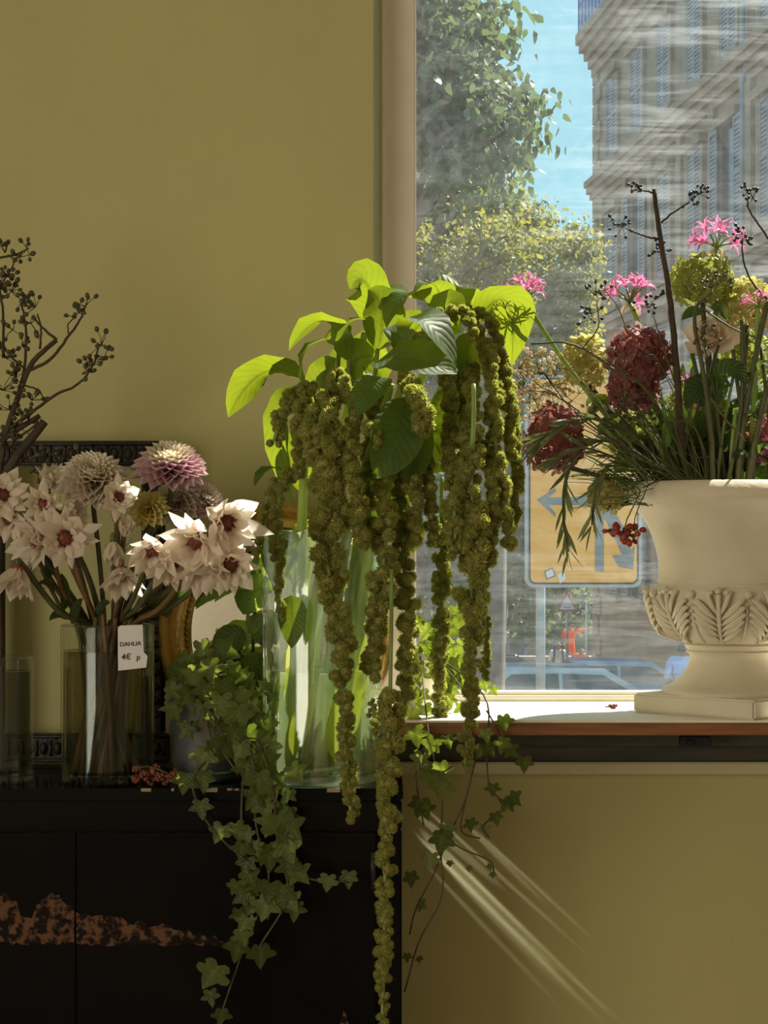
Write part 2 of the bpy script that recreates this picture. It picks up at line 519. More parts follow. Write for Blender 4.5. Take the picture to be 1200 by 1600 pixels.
MAT['hyd_yellow'] = simple('yellow_green_hydrangea', (0.46, 0.44, 0.16), (0.42, 0.31, 0.15), scale=16, rough=0.6, trans=0.38, tcol=(0.75, 0.68, 0.22))
MAT['hyd_red'] = simple('burgundy_hydrangea', (0.30, 0.105, 0.10), (0.15, 0.05, 0.055), scale=40, rough=0.6, trans=0.34, tcol=(0.62, 0.22, 0.18))
MAT['hyd_pink'] = simple('dusty_pink_hydrangea', (0.36, 0.14, 0.16), (0.24, 0.08, 0.09), scale=24, rough=0.6, trans=0.34, tcol=(0.68, 0.25, 0.25))
MAT['nerine'] = simple('pink_nerine', (0.80, 0.20, 0.42), (0.70, 0.12, 0.34), scale=20, rough=0.45, trans=0.42, tcol=(0.95, 0.28, 0.55))
MAT['peach'] = simple('peach_petal', (0.85, 0.60, 0.44), (0.80, 0.50, 0.35), scale=20, rough=0.6, trans=0.4, tcol=(0.95, 0.7, 0.5))
MAT['rose_white'] = simple('ivory_rose_petal', (0.86, 0.76, 0.66), (0.84, 0.68, 0.56), scale=20, rough=0.6, trans=0.4, tcol=(0.95, 0.82, 0.68))
MAT['olive_leaf'] = leaf_mat('olive_leaf', (0.085, 0.10, 0.05), (0.13, 0.145, 0.075), (0.35, 0.42, 0.12), trans=0.25, rough=0.4, veins=1, slant=0)
MAT['grass'] = simple('grass_blade', (0.11, 0.17, 0.05), (0.17, 0.22, 0.08), scale=30, rough=0.45, trans=0.35, tcol=(0.4, 0.6, 0.12))
MAT['dry_seed'] = simple('dry_seed_heads', (0.55, 0.42, 0.20), (0.40, 0.25, 0.10), scale=40, rough=0.8, trans=0.4, tcol=(0.8, 0.65, 0.3))

MAT['asphalt'] = simple('asphalt', (0.20, 0.185, 0.165), (0.16, 0.15, 0.135), scale=4, rough=0.9)
MAT['pavement'] = simple('stone_pavement', (0.34, 0.33, 0.31), (0.27, 0.26, 0.25), scale=2, rough=0.9)
MAT['stone'] = simple('limestone_facade', (0.34, 0.265, 0.20), (0.27, 0.21, 0.155), scale=0.9, rough=0.9, bump=0.2, bscale=6)
MAT['stone_trim'] = simple('limestone_moulding', (0.36, 0.285, 0.22), (0.28, 0.22, 0.165), scale=1.5, rough=0.9)
MAT['shutter'] = simple('blue_grey_shutter', (0.27, 0.29, 0.34), (0.23, 0.25, 0.30), scale=3, rough=0.6)
MAT['dark_glass'] = simple('dark_window', (0.06, 0.075, 0.10), rough=0.15)
MAT['blue_iron'] = simple('blue_railing', (0.20, 0.33, 0.62), (0.17, 0.28, 0.52), scale=3, rough=0.5)
MAT['sign_yellow'] = simple('orange_yellow_sign', (0.92, 0.42, 0.05), (0.86, 0.37, 0.045), scale=3, rough=0.5, lo=0.3, hi=0.8)
MAT['sign_grey'] = simple('faded_sign_grey', (0.17, 0.20, 0.22), (0.14, 0.165, 0.185), scale=6, rough=0.5)
MAT['sign_black'] = simple('sign_border_black', (0.02, 0.02, 0.022), rough=0.5)
MAT['steel'] = simple('galvanised_steel', (0.42, 0.44, 0.46), (0.34, 0.36, 0.38), scale=8, rough=0.5, metal=0.3)
MAT['white_paint'] = simple('white_enamel', (0.80, 0.80, 0.80), scale=8, rough=0.4)
MAT['red_paint'] = simple('red_enamel', (0.62, 0.05, 0.04), scale=8, rough=0.4)
MAT['trunk'] = simple('grey_bark', (0.15, 0.125, 0.10), (0.09, 0.075, 0.06), scale=8, rough=0.9, bump=0.4, stretch=(1, 1, 0.3))
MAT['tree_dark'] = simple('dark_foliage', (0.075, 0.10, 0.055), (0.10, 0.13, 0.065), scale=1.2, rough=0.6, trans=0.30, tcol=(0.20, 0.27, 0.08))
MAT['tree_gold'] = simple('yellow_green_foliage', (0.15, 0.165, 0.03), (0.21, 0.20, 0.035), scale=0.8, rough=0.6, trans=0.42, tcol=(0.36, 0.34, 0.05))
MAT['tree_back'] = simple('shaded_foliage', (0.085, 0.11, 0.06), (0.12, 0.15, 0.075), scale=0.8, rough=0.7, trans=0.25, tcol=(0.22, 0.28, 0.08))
MAT['skin'] = simple('skin', (0.42, 0.25, 0.17), scale=10, rough=0.6)
MAT['hair'] = simple('dark_hair', (0.025, 0.018, 0.014), scale=30, rough=0.7)
MAT['white_shirt'] = simple('white_shirt', (0.78, 0.78, 0.78), scale=10, rough=0.8)
MAT['orange_cloth'] = simple('safety_orange', (0.95, 0.14, 0.03), (0.88, 0.11, 0.025), scale=10, rough=0.8)
MAT['blue_shirt'] = simple('sky_blue_shirt', (0.26, 0.44, 0.86), (0.22, 0.38, 0.78), scale=10, rough=0.8)
MAT['dark_cloth'] = simple('dark_trousers', (0.04, 0.045, 0.06), scale=10, rough=0.85)
MAT['car_silver'] = simple('silver_car_paint', (0.42, 0.45, 0.50), scale=3, rough=0.25, metal=0.4, coat=0.5)
MAT['car_blue'] = simple('pale_blue_car_paint', (0.28, 0.38, 0.58), scale=3, rough=0.25, metal=0.2, coat=0.5)
MAT['car_dark'] = simple('dark_car_paint', (0.06, 0.07, 0.085), scale=3, rough=0.25, coat=0.5)
MAT['tyre'] = simple('tyre_rubber', (0.02, 0.02, 0.02), rough=0.8)
MAT['lamp_glass'] = simple('headlamp', (0.7, 0.7, 0.68), rough=0.2)
MAT['mirror'] = simple('mirror_silver', (0.80, 0.82, 0.80), (0.78, 0.80, 0.78), scale=2, rough=0.02, metal=1.0)

# ================================================================== THE SETTING
WY = 3.50            # room face of the window wall
GY = 3.62            # glass
SILL_Z = 1.055
CAB_Z = 0.952
X0, X1 = -2.6, 3.0
WTOP = 3.4


def struct(name, mb, m, parent=None, **kw):
    o = mb.build(name, m, parent, **kw)
    if parent is None: o['kind'] = 'structure'
    return o


struct('floor', MB().box((X0, -2.5, -0.08), (X1, WY, 0)), MAT['floor'], smooth=False)
struct('ceiling', MB().box((X0, -2.5, 3.6), (X1, WY + 0.3, 3.7)), MAT['room'], smooth=False)
m = MB()
m.box((X0 - .1, -2.5, 0), (X0, WY, .55)).box((X0 - .1, -2.5, 2.15), (X0, WY, 3.6)).box((X0 - .1, -2.5, .55), (X0, -2.0, 2.15)).box((X0 - .1, 1.2, .55), (X0, WY, 2.15))
struct('wall_left', m, MAT['room'], smooth=False)  # gap in this wall made for the added fill light
struct('wall_right', MB().box((X1, -2.5, 0), (X1 + 0.1, WY, 3.6)), MAT['room'], smooth=False)
struct('wall_back', MB().box((X0, -2.6, 0), (X1, -2.5, 3.6)), MAT['room'], smooth=False)
# window wall: the painted wall left of the window, above, below and right of it
XE = -0.0172          # left edge of the opening on the room face
XR = 2.25
m = MB()
# a solid with a splayed left reveal
v = [(X0, WY, 0), (XE, WY, 0), (XE, WY, 3.6), (X0, WY, 3.6), (X0, WY + 0.28, 0), (XE + 0.0, WY + 0.28, 0), (XE + 0.0, WY + 0.28, 3.6), (X0, WY + 0.28, 3.6)]
m.add(v, [(0, 1, 2, 3), (7, 6, 5, 4), (0, 4, 5, 1), (3, 2, 6, 7), (0, 3, 7, 4), (1, 5, 6, 2)])
m.box((XE, WY, 0), (XR, WY + 0.28, 0.936))
m.box((XE, WY, WTOP), (XR, WY + 0.28, 3.6))
m.box((XR, WY, 0), (X1, WY + 0.28, 3.6))
struct('wall_front', m, MAT['wall'], smooth=False)
# splayed reveal strip between wall and window frame
m = MB()
xe2 = -0.0030
v = [(XE, WY - 0.002, 0.97), (xe2, GY - 0.045, 0.97), (xe2, GY - 0.045, WTOP), (XE, WY - 0.002, WTOP), (XE - 0.002, WY + 0.0, 0.97), (XE, GY + 0.04, 0.97), (XE, GY + 0.04, WTOP), (XE - 0.002, WY, WTOP)]
m.add(v, [(0, 1, 2, 3), (4, 7, 6, 5), (1, 5, 6, 2), (0, 3, 7, 4), (3, 2, 6, 7), (0, 4, 5, 1)])
struct('trim_1', m, MAT['reveal'], smooth=False)

# window: frame and smeared pane
win = thing('window_1', (1.1, GY, SILL_Z), kind='structure')
fr = MB().box((-0.0030, GY - 0.05, SILL_Z), (0.0580, GY + 0.05, WTOP))
frame = fr.build('window_frame', MAT['frame'], win, bevel=0.002)
MB().box((0.0545, GY - 0.012, SILL_Z + 0.012), (0.0605, GY + 0.012, WTOP)).build('glazing_bead', MAT['frame'], frame, bevel=0.001)
MB().box((-0.0055, GY - 0.056, SILL_Z), (-0.0005, GY - 0.044, WTOP)).build('edge_bead', MAT['rail'], frame, bevel=0.001)
MB().box((2.17, GY - 0.05, SILL_Z), (XR, GY + 0.05, WTOP)).build('window_frame', MAT['frame'], win, bevel=0.002)
MB().box((-0.003, GY - 0.05, WTOP - 0.07), (XR, GY + 0.05, WTOP)).build('window_frame', MAT['frame'], win, bevel=0.002)
rb = MB().box((0.058, GY - 0.045, SILL_Z - 0.01), (2.17, GY + 0.05, SILL_Z + 0.010)).build('bottom_rail', MAT['rail'], win, bevel=0.002)
MB().box((0.058, GY - 0.022, SILL_Z + 0.010), (2.17, GY + 0.02, SILL_Z + 0.016)).build('glazing_bead', MAT['rail'], rb, bevel=0.001)
MAT['pane'] = window_glass_mat()
pm = MB().box((0.056, GY - 0.002, SILL_Z + 0.012), (2.172, GY + 0.002, WTOP - 0.06))
pane = pm.build('glass_pane', MAT['pane'], win, smooth=False)

# sill: pale board on a wooden edge, boards coloured dark for under-sill shade and a painted ledge below
SF = 3.20
sill = thing('trim_2', (1.1, SF, SILL_Z), kind='structure')
MB().box((0.004, SF + 0.004, SILL_Z - 0.004), (XR, GY + 0.05, SILL_Z)).build('sill_top', MAT['sill_top'], sill, smooth=False)
MB().box((0.004, SF, SILL_Z - 0.0245), (XR, GY + 0.05, SILL_Z - 0.0042)).build('sill_edge', MAT['sill_wood'], sill, bevel=0.0025)
MB().box((0.004, WY - 0.05, 0.985), (XR, WY + 0.2, SILL_Z - 0.0247)).build('shade_board', MAT['sill_shade'], sill, bevel=0.002)
MB().box((0.004, WY - 0.028, 0.956), (XR, WY + 0.2, 0.984)).build('shade_board', MAT['sill_shade'], sill, bevel=0.002)
struct('trim_3', MB().box((XE, WY - 0.045, 0.934), (XR, WY + 0.2, 0.9555)), MAT['ledge'], bevel=0.003)
# black clip under the sill
clip = thing('metal_clip', P(1085, 1166, 3.385), 'small black metal clip fixed under the wooden window sill', 'clip')
c0 = P(1062, 1166, 3.385)
MB().box((c0.x, 3.372, c0.z), (c0.x + S(48, 3.385), 3.398, c0.z + S(16, 3.385))).build('plate', MAT['black_metal'], clip, bevel=0.002)
MB().box((c0.x + 0.01, 3.360, c0.z + 0.004), (c0.x + 0.02, 3.3735, c0.z + 0.014)).build('screw_tab', MAT['black_metal'], clip, bevel=0.002)

# ------------------------------------------------------------------ outdoors
def gz(Y): return -0.30 - 0.055 * Y
m = MB()
m.add([(-40, 3.75, gz(3.75) - .05), (60, 3.75, gz(3.75) - .05), (60, 140, gz(140) - .05), (-40, 140, gz(140) - .05), (-40, 3.75, gz(3.75) - 1), (60, 3.75, gz(3.75) - 1), (60, 140, gz(140) - 1), (-40, 140, gz(140) - 1)],
      [(0, 1, 2, 3), (7, 6, 5, 4), (0, 4, 5, 1), (1, 5, 6, 2), (2, 6, 7, 3), (3, 7, 4, 0)])
o = m.build('street', MAT['asphalt'], smooth=False); o['kind'] = 'structure'

# stone building on the right, its front running away from the street side
BC = Vector((6.05, 55.0, 0)); bd = Vector((0.105, -1.0, 0)).normalized(); bn = Vector((bd.y, -bd.x, 0))   # bn faces the street (left)
if bn.x > 0: bn = -bn
bld = thing('apartment_building', BC + Vector((0, 0, gz(55))), 'tall pale limestone building with blue-grey shutters seen through the window', 'building')
def bp(s, d, z):                                  # s along front, d out of the front, z height
    return BC + bd * s + bn * d + Vector((0, 0, z))
def bbox(mb, s0, s1, d0, d1, z0, z1, mi=0):
    v = [bp(s0, d0, z0), bp(s1, d0, z0), bp(s1, d1, z0), bp(s0, d1, z0), bp(s0, d0, z1), bp(s1, d0, z1), bp(s1, d1, z1), bp(s0, d1, z1)]
    mb.add(v, [(0, 1, 2, 3), (4, 7, 6, 5), (0, 4, 5, 1), (1, 5, 6, 2), (2, 6, 7, 3), (3, 7, 4, 0)], mi)
    return mb
BL = 17.5
wall = bbox(MB(), 0, BL, -11, 0, -4.2, 15.2).build('wall', MAT['stone'], bld, smooth=False)
roof = bbox(MB(), -0.2, BL, -11, 0.1, 15.85, 16.3).build('roof', MAT['stone_trim'], bld, smooth=False)
def cornice(z, steps, name='cornice'):
    mb = MB()
    for (a, b, out) in steps: bbox(mb, -out, BL, -1.0, out, z + a, z + b)
    return mb.build(name, MAT['stone_trim'], bld, smooth=False)
cornice(14.55, [(0, .25, .10), (.25, .5, .18), (.5, .75, .28), (.75, 1.0, .40), (1.0, 1.3, .48)])
cornice(10.85, [(0, .18, .07), (.18, .36, .14), (.36, .55, .22), (.55, .72, .28)])
cornice(7.05, [(0, .2, .12), (.2, .4, .2)], 'string_course')
cornice(3.1, [(0, .25, .15), (.25, .5, .3)], 'string_course')
cornice(-4.2, [(0, 1.6, .12)], 'plinth_course')
# quoins at the corner
z = -2.5; k = 0
while z < 14.4:
    L = 0.9 if k % 2 else 0.6
    if abs(z - 10.9) > 0.5:
        bbox(MB(), -0.06, L, -0.9, 0.07, z, z + 0.50).build('quoin', MAT['stone_trim'], bld, smooth=False)
    z += 0.56; k += 1
# pilaster strips
for s in (1.1, 3.95, 6.75, 9.6, 12.4, 15.2):
    bbox(MB(), s - 0.22, s + 0.22, 0, 0.10, 3.6, 10.85).build('pilaster', MAT['stone_trim'], bld, smooth=False)
# windows with louvred shutters
rng = random.Random(3)
for fz0, fz1 in ((11.8, 14.0), (7.75, 10.3), (4.1, 6.6), (-0.2, 2.4)):
    for s in (2.45, 5.3, 8.1, 10.95, 13.75, 16.6):
        w = 0.62
        fm = MB()
        bbox(fm, s - w - .16, s - w, 0, .10, fz0 - .1, fz1 + .16); bbox(fm, s + w, s + w + .16, 0, .10, fz0 - .1, fz1 + .16)
        bbox(fm, s - w - .24, s + w + .24, 0, .20, fz1, fz1 + .2); bbox(fm, s - w - .2, s + w + .2, 0, .16, fz0 - .22, fz0)
        win_o = fm.build('window', MAT['stone_trim'], bld, smooth=False)
        bbox(MB(), s - w, s + w, 0.0, 0.02, fz0, fz1).build('pane', MAT['dark_glass'], win_o, smooth=False)
        closed = rng.random() < 0.72
        for sd in (-1, 1):
            sm = MB()
            if closed: a, b = (s - w + .02, s - .01) if sd < 0 else (s + .01, s + w - .02); dd = 0.04
            else: a, b = (s - w - .60, s - w - .02) if sd < 0 else (s + w + .02, s + w + .60); dd = 0.12
            bbox(sm, a, a + .07, dd, dd + .05, fz0 + .02, fz1 - .02); bbox(sm, b - .07, b, dd, dd + .05, fz0 + .02, fz1 - .02)
            for zz in (fz0 + .02, (fz0 + fz1) / 2, fz1 - .10): bbox(sm, a + .07, b - .07, dd, dd + .05, zz, zz + .08)
            zz = fz0 + .13
            while zz < fz1 - .14:
                bbox(sm, a + .07, b - .07, dd + .008, dd + .035, zz, zz + .055); zz += .095
            bbox(sm, a + .05, b - .05, dd - .01, dd + .005, fz0 + .05, fz1 - .05)
            sm.build('shutter', MAT['shutter'], win_o, smooth=False)
# drain pipe and roof terrace railing
mb = MB(); mb.tube([bp(14.95, .12, -3), bp(14.95, .12, 14.6)], .06, 8); mb.build('drain_pipe', MAT['shutter'], bld)
mb = MB()
for i in range(14):
    mb.tube([bp(-0.4 + i * .45, .4, 15.85), bp(-.4 + i * .45, .4, 17.6)], .022, 6)
for i in range(10):
    mb.tube([bp(-0.4, .4 - i * .45, 15.85), bp(-.4, .4 - i * .45, 17.6)], .022, 6)
for zz in (15.95, 16.7, 17.6):
    mb.tube([bp(-.4, .4, zz), bp(5.5, .4, zz)], .03, 6); mb.tube([bp(-.4, .4, zz), bp(-.4, -3.7, zz)], .03, 6)
mb.build('terrace_railing', MAT['blue_iron'], bld)
mb = MB(); bbox(mb, -0.38, 5.5, .36, .385, 15.9, 17.5); mb.build('railing_panel', MAT['blue_iron'], bld, smooth=False)

# far row of houses and a low wall closing the street
def far_house(x, w, Y, h, label, nwin):
    t = thing('town_house', (x + w / 2, Y, gz(Y)), label, 'building', 'far houses across the street')
    MB().box((x, Y, gz(Y)), (x + w, Y + 8, gz(Y) + h)).build('wall', MAT['stone'], t, smooth=False)
    MB().box((x - .2, Y - .3, gz(Y) + h), (x + w + .2, Y + 8, gz(Y) + h + .5)).build('roof', MAT['stone_trim'], t, smooth=False)
    for fl_ in range(3):
        for i in range(nwin):
            cx = x + (i + .5) * w / nwin; z0 = gz(Y) + 1.0 + fl_ * 3.2
            if z0 + 2 > gz(Y) + h: continue
            wo = MB().box((cx - .55, Y - .06, z0), (cx + .55, Y - .005, z0 + 2.0)).build('window', MAT['shutter'], t, smooth=False)
            MB().box((cx - .40, Y - .09, z0 + .1), (cx + .40, Y - .0605, z0 + 1.9)).build('pane', MAT['dark_glass'], wo, smooth=False)
far_house(-6.0, 9.0, 98, 11.0, 'grey house far down the street behind the shaded trees', 4)
row = thing('bounce_houses', (-9, 40, gz(40)), 'unseen cream house row added at the left to bounce light onto the building', 'building')
MB().box((-17, 8, gz(70) - 1), (-9, 75, 13)).build('wall', MAT['stone'], row, smooth=False)  # out of view, added to throw warm light on the building opposite
MB().box((-17.2, 7.8, 13), (-8.6, 75.2, 13.5)).build('cornice', MAT['stone_trim'], row, smooth=False)
for yq in range(11, 74, 4):
    for zq in (0.5, 4.2, 7.9):
        wq = MB().box((-9.0, yq, zq), (-8.92, yq + 1.2, zq + 2.3)).build('window', MAT['shutter'], row, smooth=False)
        MB().box((-8.93, yq + .2, zq + .1), (-8.90, yq + 1.0, zq + 2.2)).build('pane', MAT['dark_glass'], wq, smooth=False)
far_house(3.6, 12.0, 104, 10.0, 'distant house behind the road sign at the street end', 5)
lw_ = MB().box((-8, 66, gz(66)), (7.2, 66.5, gz(66) + 1.2)).build('low_wall', MAT['pavement'], smooth=False, bevel=0.03)
tag(lw_, 'low grey stone wall crossing behind the people in the street', 'wall')

# ---- trees
def foliage(name, clumps, n, size, m, parent, rs, droop=0.3, stem_m=None):
    """clumps: (center, radii); n leaves of folded diamond shape scattered through them"""
    V = []; 
    wts = np.array([c[1][0] * c[1][1] * c[1][2] for c in clumps]) ** 0.75
    wts = wts / wts.sum()
    idx = rs.choice(len(clumps), n, p=wts)
    C = np.array([tuple(clumps[i][0]) for i in idx]); R = np.array([clumps[i][1] for i in idx])
    d = rs.normal(size=(n, 3)); d /= np.linalg.norm(d, axis=1)[:, None]
    # gather into twigs so that gaps of sky stay open
    r = rs.uniform(0.15, 1.0, n) ** 0.5
    pos = C + d * R * r[:, None]
    tw = max(1, n // 9)
    tpos = pos[:tw]; ti = rs.integers(0, tw, n)
    pos = tpos[ti] + rs.normal(size=(n, 3)) * size * 1.15
    a = rs.normal(size=(n, 3)); a[:, 2] -= droop * 2.0; a /= np.linalg.norm(a, axis=1)[:, None]
    b = rs.normal(size=(n, 3)); b -= a * (a * b).sum(1)[:, None]; b /= np.linalg.norm(b, axis=1)[:, None]
    c = np.cross(a, b)
    L = size * rs.uniform(0.6, 1.15, n)[:, None]; W = L * 0.27
    v0 = pos; v5 = pos + a * L - c * L * .14
    v1 = pos + a * L * .28 + b * W + c * W * .35; v2 = pos + a * L * .28 - b * W + c * W * .35
    v3 = pos + a * L * .66 + b * W * .78 + c * (W * .2 - L * .05); v4 = pos + a * L * .66 - b * W * .78 + c * (W * .2 - L * .05)
    V = np.stack([v0, v1, v2, v3, v4, v5], 1).reshape(-1, 3)
    base = np.arange(n, dtype=np.int32)[:, None] * 6
    Fq = np.concatenate([base + np.array([[0, 1, 2]]), base + np.array([[1, 3, 2]]), base + np.array([[2, 3, 4]]), base + np.array([[3, 5, 4]])], 0)
    o = np_mesh(name, V, Fq, m, parent)
    o['kind'] = 'stuff'
    return o


def tree(name, label, base, top, clumps, n, size, m, seed, r0=0.22, group='trees across the street'):
    rs = np.random.default_rng(seed)
    t = thing(name, base, label, 'tree', group)
    mb = MB()
    mid = (Vector(base) * .45 + Vector(top) * .55) + Vector((rs.uniform(-.3, .3), 0, 0))
    mb.tube(spline([base, mid, top], 6), [r0 * (1 - .8 * i / 12) for i in range(13)], 8)
    mb.build('trunk', MAT['trunk'], t)
    mb = MB()
    for c, r in clumps:
        c = Vector(c)
        s0 = Vector(base).lerp(Vector(top), min(1, max(.35, rs.uniform(.4, 1.0))))
        mb.tube(spline([s0, s0.lerp(c, .55) + Vector((0, 0, .25)), c], 4), [r0 * .38 * (1 - .8 * i / 8) for i in range(9)], 5)
        for k in range(5):
            e = c + Vector(rs.normal(size=3)) .normalized() * (min(r) * .95)
            mb.tube([c, c.lerp(e, .5) + Vector((0, 0, .08)), e], [r0 * .10, r0 * .07, r0 * .03], 4)
    mb.build('branches', MAT['trunk'], t)
    foliage('foliage', clumps, n, size, m, t, rs, droop=.75 if m is MAT['tree_dark'] else .3)
    return t


def cl(lst, Y, dy=1.2):
    out = []
    for (x, y, rx, ry) in lst:
        out.append((P(x, y, Y + random.uniform(-dy, dy)), (S(rx, Y), S((rx + ry) / 2, Y) * 1.0, S(ry, Y))))
    return out
Y1 = 16.0
near = cl([(690, 20, 70, 55), (675, 110, 55, 60), (730, 60, 45, 40), (720, 140, 50, 45), (760, 160, 45, 35), (790, 170, 42, 22), (820, 165, 32, 18), (735, 215, 45, 45), (775, 215, 40, 30), (790, 240, 20, 35),
           (665, 210, 28, 40), (715, 260, 40, 30), (760, 35, 24, 22), (690, -60, 90, 50), (640, 60, 60, 120), (600, -80, 120, 80), (670, 250, 20, 25), (780, 262, 12, 18)], Y1, .8)
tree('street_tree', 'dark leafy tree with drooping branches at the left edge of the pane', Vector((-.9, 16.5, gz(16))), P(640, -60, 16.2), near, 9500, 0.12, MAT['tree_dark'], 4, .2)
Y2 = 25.0
gold = cl([(700, 330, 55, 60), (770, 320, 45, 45), (680, 420, 60, 60), (760, 400, 60, 55), (830, 350, 45, 40), (850, 420, 60, 55), (905, 390, 28, 40), (900, 450, 35, 50), (700, 500, 70, 50), (800, 490, 70, 50),
           (880, 510, 50, 45), (730, 280, 35, 30), (660, 320, 40, 60), (620, 420, 70, 90), (690, 590, 70, 60), (800, 580, 70, 50), (880, 590, 50, 50)], Y2, 2.2)
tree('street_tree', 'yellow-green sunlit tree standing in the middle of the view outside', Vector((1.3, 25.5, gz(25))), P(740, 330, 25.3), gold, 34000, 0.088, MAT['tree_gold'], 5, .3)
Y3 = 62.0
back = cl([(690, 720, 90, 70), (790, 700, 70, 70), (700, 850, 70, 90), (780, 840, 50, 80), (860, 720, 60, 90), (870, 880, 60, 70), (640, 800, 70, 120), (900, 800, 40, 80)], Y3, 2.5)
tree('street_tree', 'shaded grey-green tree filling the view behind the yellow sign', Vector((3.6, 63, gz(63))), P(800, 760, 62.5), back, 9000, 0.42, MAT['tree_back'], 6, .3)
back2 = cl([(700, 900, 60, 50), (660, 930, 60, 50), (760, 930, 50, 40), (830, 930, 40, 40), (900, 930, 30, 40)], 70, 2)
tree('street_tree', 'low dark tree behind the parked cars at the far left', Vector((2.6, 71, gz(71))), P(720, 900, 70.5), back2, 4500, 0.42, MAT['tree_back'], 8, .25)

# ---- yellow road sign
SY = 15.0
sg = thing('road_sign', P(911, 1290, SY), 'yellow road works sign with grey arrows on a steel post outside the window', 'sign')
def rounded(x0, x1, y0, y1, r, Y, th, mb, n=6):
    pts = []
    for (cx, cy, a0) in ((x1 - r, y0 + r, -90), (x1 - r, y1 - r, 0), (x0 + r, y1 - r, 90), (x0 + r, y0 + r, 180)):
        for k in range(n + 1):
            a = math.radians(a0 + 90 * k / n)
            pts.append((cx + r * math.cos(a), cy + r * math.sin(a)))
    return prism_px(pts, Y, th, mb)
def prism_px(pts, Y, th, mb):
    n = len(pts)
    fr_ = [P(x, y, Y) for x, y in pts]
    v = fr_ + [p + Vector((0, th, 0)) for p in fr_]
    mb.add(v, [tuple(range(n)), tuple(range(2 * n - 1, n - 1, -1))] + [(i, i + n, (i + 1) % n + n, (i + 1) % n) for i in range(n)])
    return mb
rounded(820, 1003, 586, 918, 14, SY, .03, MB()).build('backing_plate', MAT['steel'], sg, smooth=False)
rounded(826, 998, 590, 913, 11, SY - .004, .003, MB()).build('border', MAT['sign_black'], sg, smooth=False)
rounded(829, 995, 593, 910, 9, SY - .008, .003, MB()).build('face', MAT['sign_yellow'], sg, smooth=False)
ya = SY - .012
prism_px([(839, 781), (868, 762), (868, 768), (857, 777), (872, 777), (872, 789), (857, 789), (868, 802), (868, 808)], ya, .003, MB()).build('arrow', MAT['sign_grey'], sg, smooth=False)
prism_px([(872, 777), (938, 775), (944, 784), (944, 790), (872, 789)], ya, .003, MB()).build('arrow', MAT['sign_grey'], sg, smooth=False)
prism_px([(929.5, 790), (943.5, 790), (943.5, 893), (929.5, 893)], ya, .003, MB()).build('arrow', MAT['sign_grey'], sg, smooth=False)
prism_px([(938, 776), (950, 781), (985, 842), (985, 860), (992, 852), (989, 890), (966, 885), (956, 867), (972, 868), (965, 850), (940, 800)], ya, .003, MB()).build('arrow', MAT['sign_grey'], sg, smooth=False)
prism_px([(850, 892), (864, 886.5), (868, 900), (853.5, 906)], ya, .003, MB()).build('sticker', MAT['sign_grey'], sg, smooth=False)
prism_px([(852.5, 893.5), (863, 889), (866, 899), (855, 903.5)], ya - .003, .002, MB()).build('sticker', MAT['paper'], sg, smooth=False)
prism_px([(871, 897), (881, 893), (885, 904), (875, 912)], ya, .003, MB()).build('sticker', MAT['paper'], sg, smooth=False)
for x in (845,):
    a = P(x, 920, SY + .05); MB().tube([Vector((a.x, SY + .075, gz(SY))), Vector((a.x, SY + .075, P(x, 600, SY).z))], .038, 12).build('post', MAT['steel'], sg)

# ---- warning triangle and white post
TY = 48.0
ts = thing('warning_sign', Vector((P(886, 950, TY).x, TY, gz(TY))), 'small red-bordered warning triangle on a thin pole below the yellow sign', 'sign')
prism_px([(886, 922), (902, 955.5), (870, 955.5)], TY, .03, MB()).build('border', MAT['red_paint'], ts, smooth=False)
prism_px([(886, 929), (897.5, 952), (874.5, 952)], TY - .006, .005, MB()).build('face', MAT['white_paint'], ts, smooth=False)
prism_px([(880, 948.5), (892, 948.5), (892, 950), (880, 950)], TY - .012, .005, MB()).build('symbol', MAT['sign_grey'], ts, smooth=False)
a = P(886, 955, TY); MB().tube([Vector((a.x, TY + .05, gz(TY))), Vector((a.x, TY + .05, a.z + .4))], .035, 8).build('pole', MAT['steel'], ts)
a = P(917, 940, 52)
wp = thing('street_post', Vector((a.x, 52, gz(52))), 'slim white post standing right of the orange workers', 'post')
MB().tube([Vector((a.x, 52, gz(52))), a], .045, 10).build('shaft', MAT['white_paint'], wp)
MB().ball(a, .06, 10, 6).build('cap', MAT['white_paint'], wp)

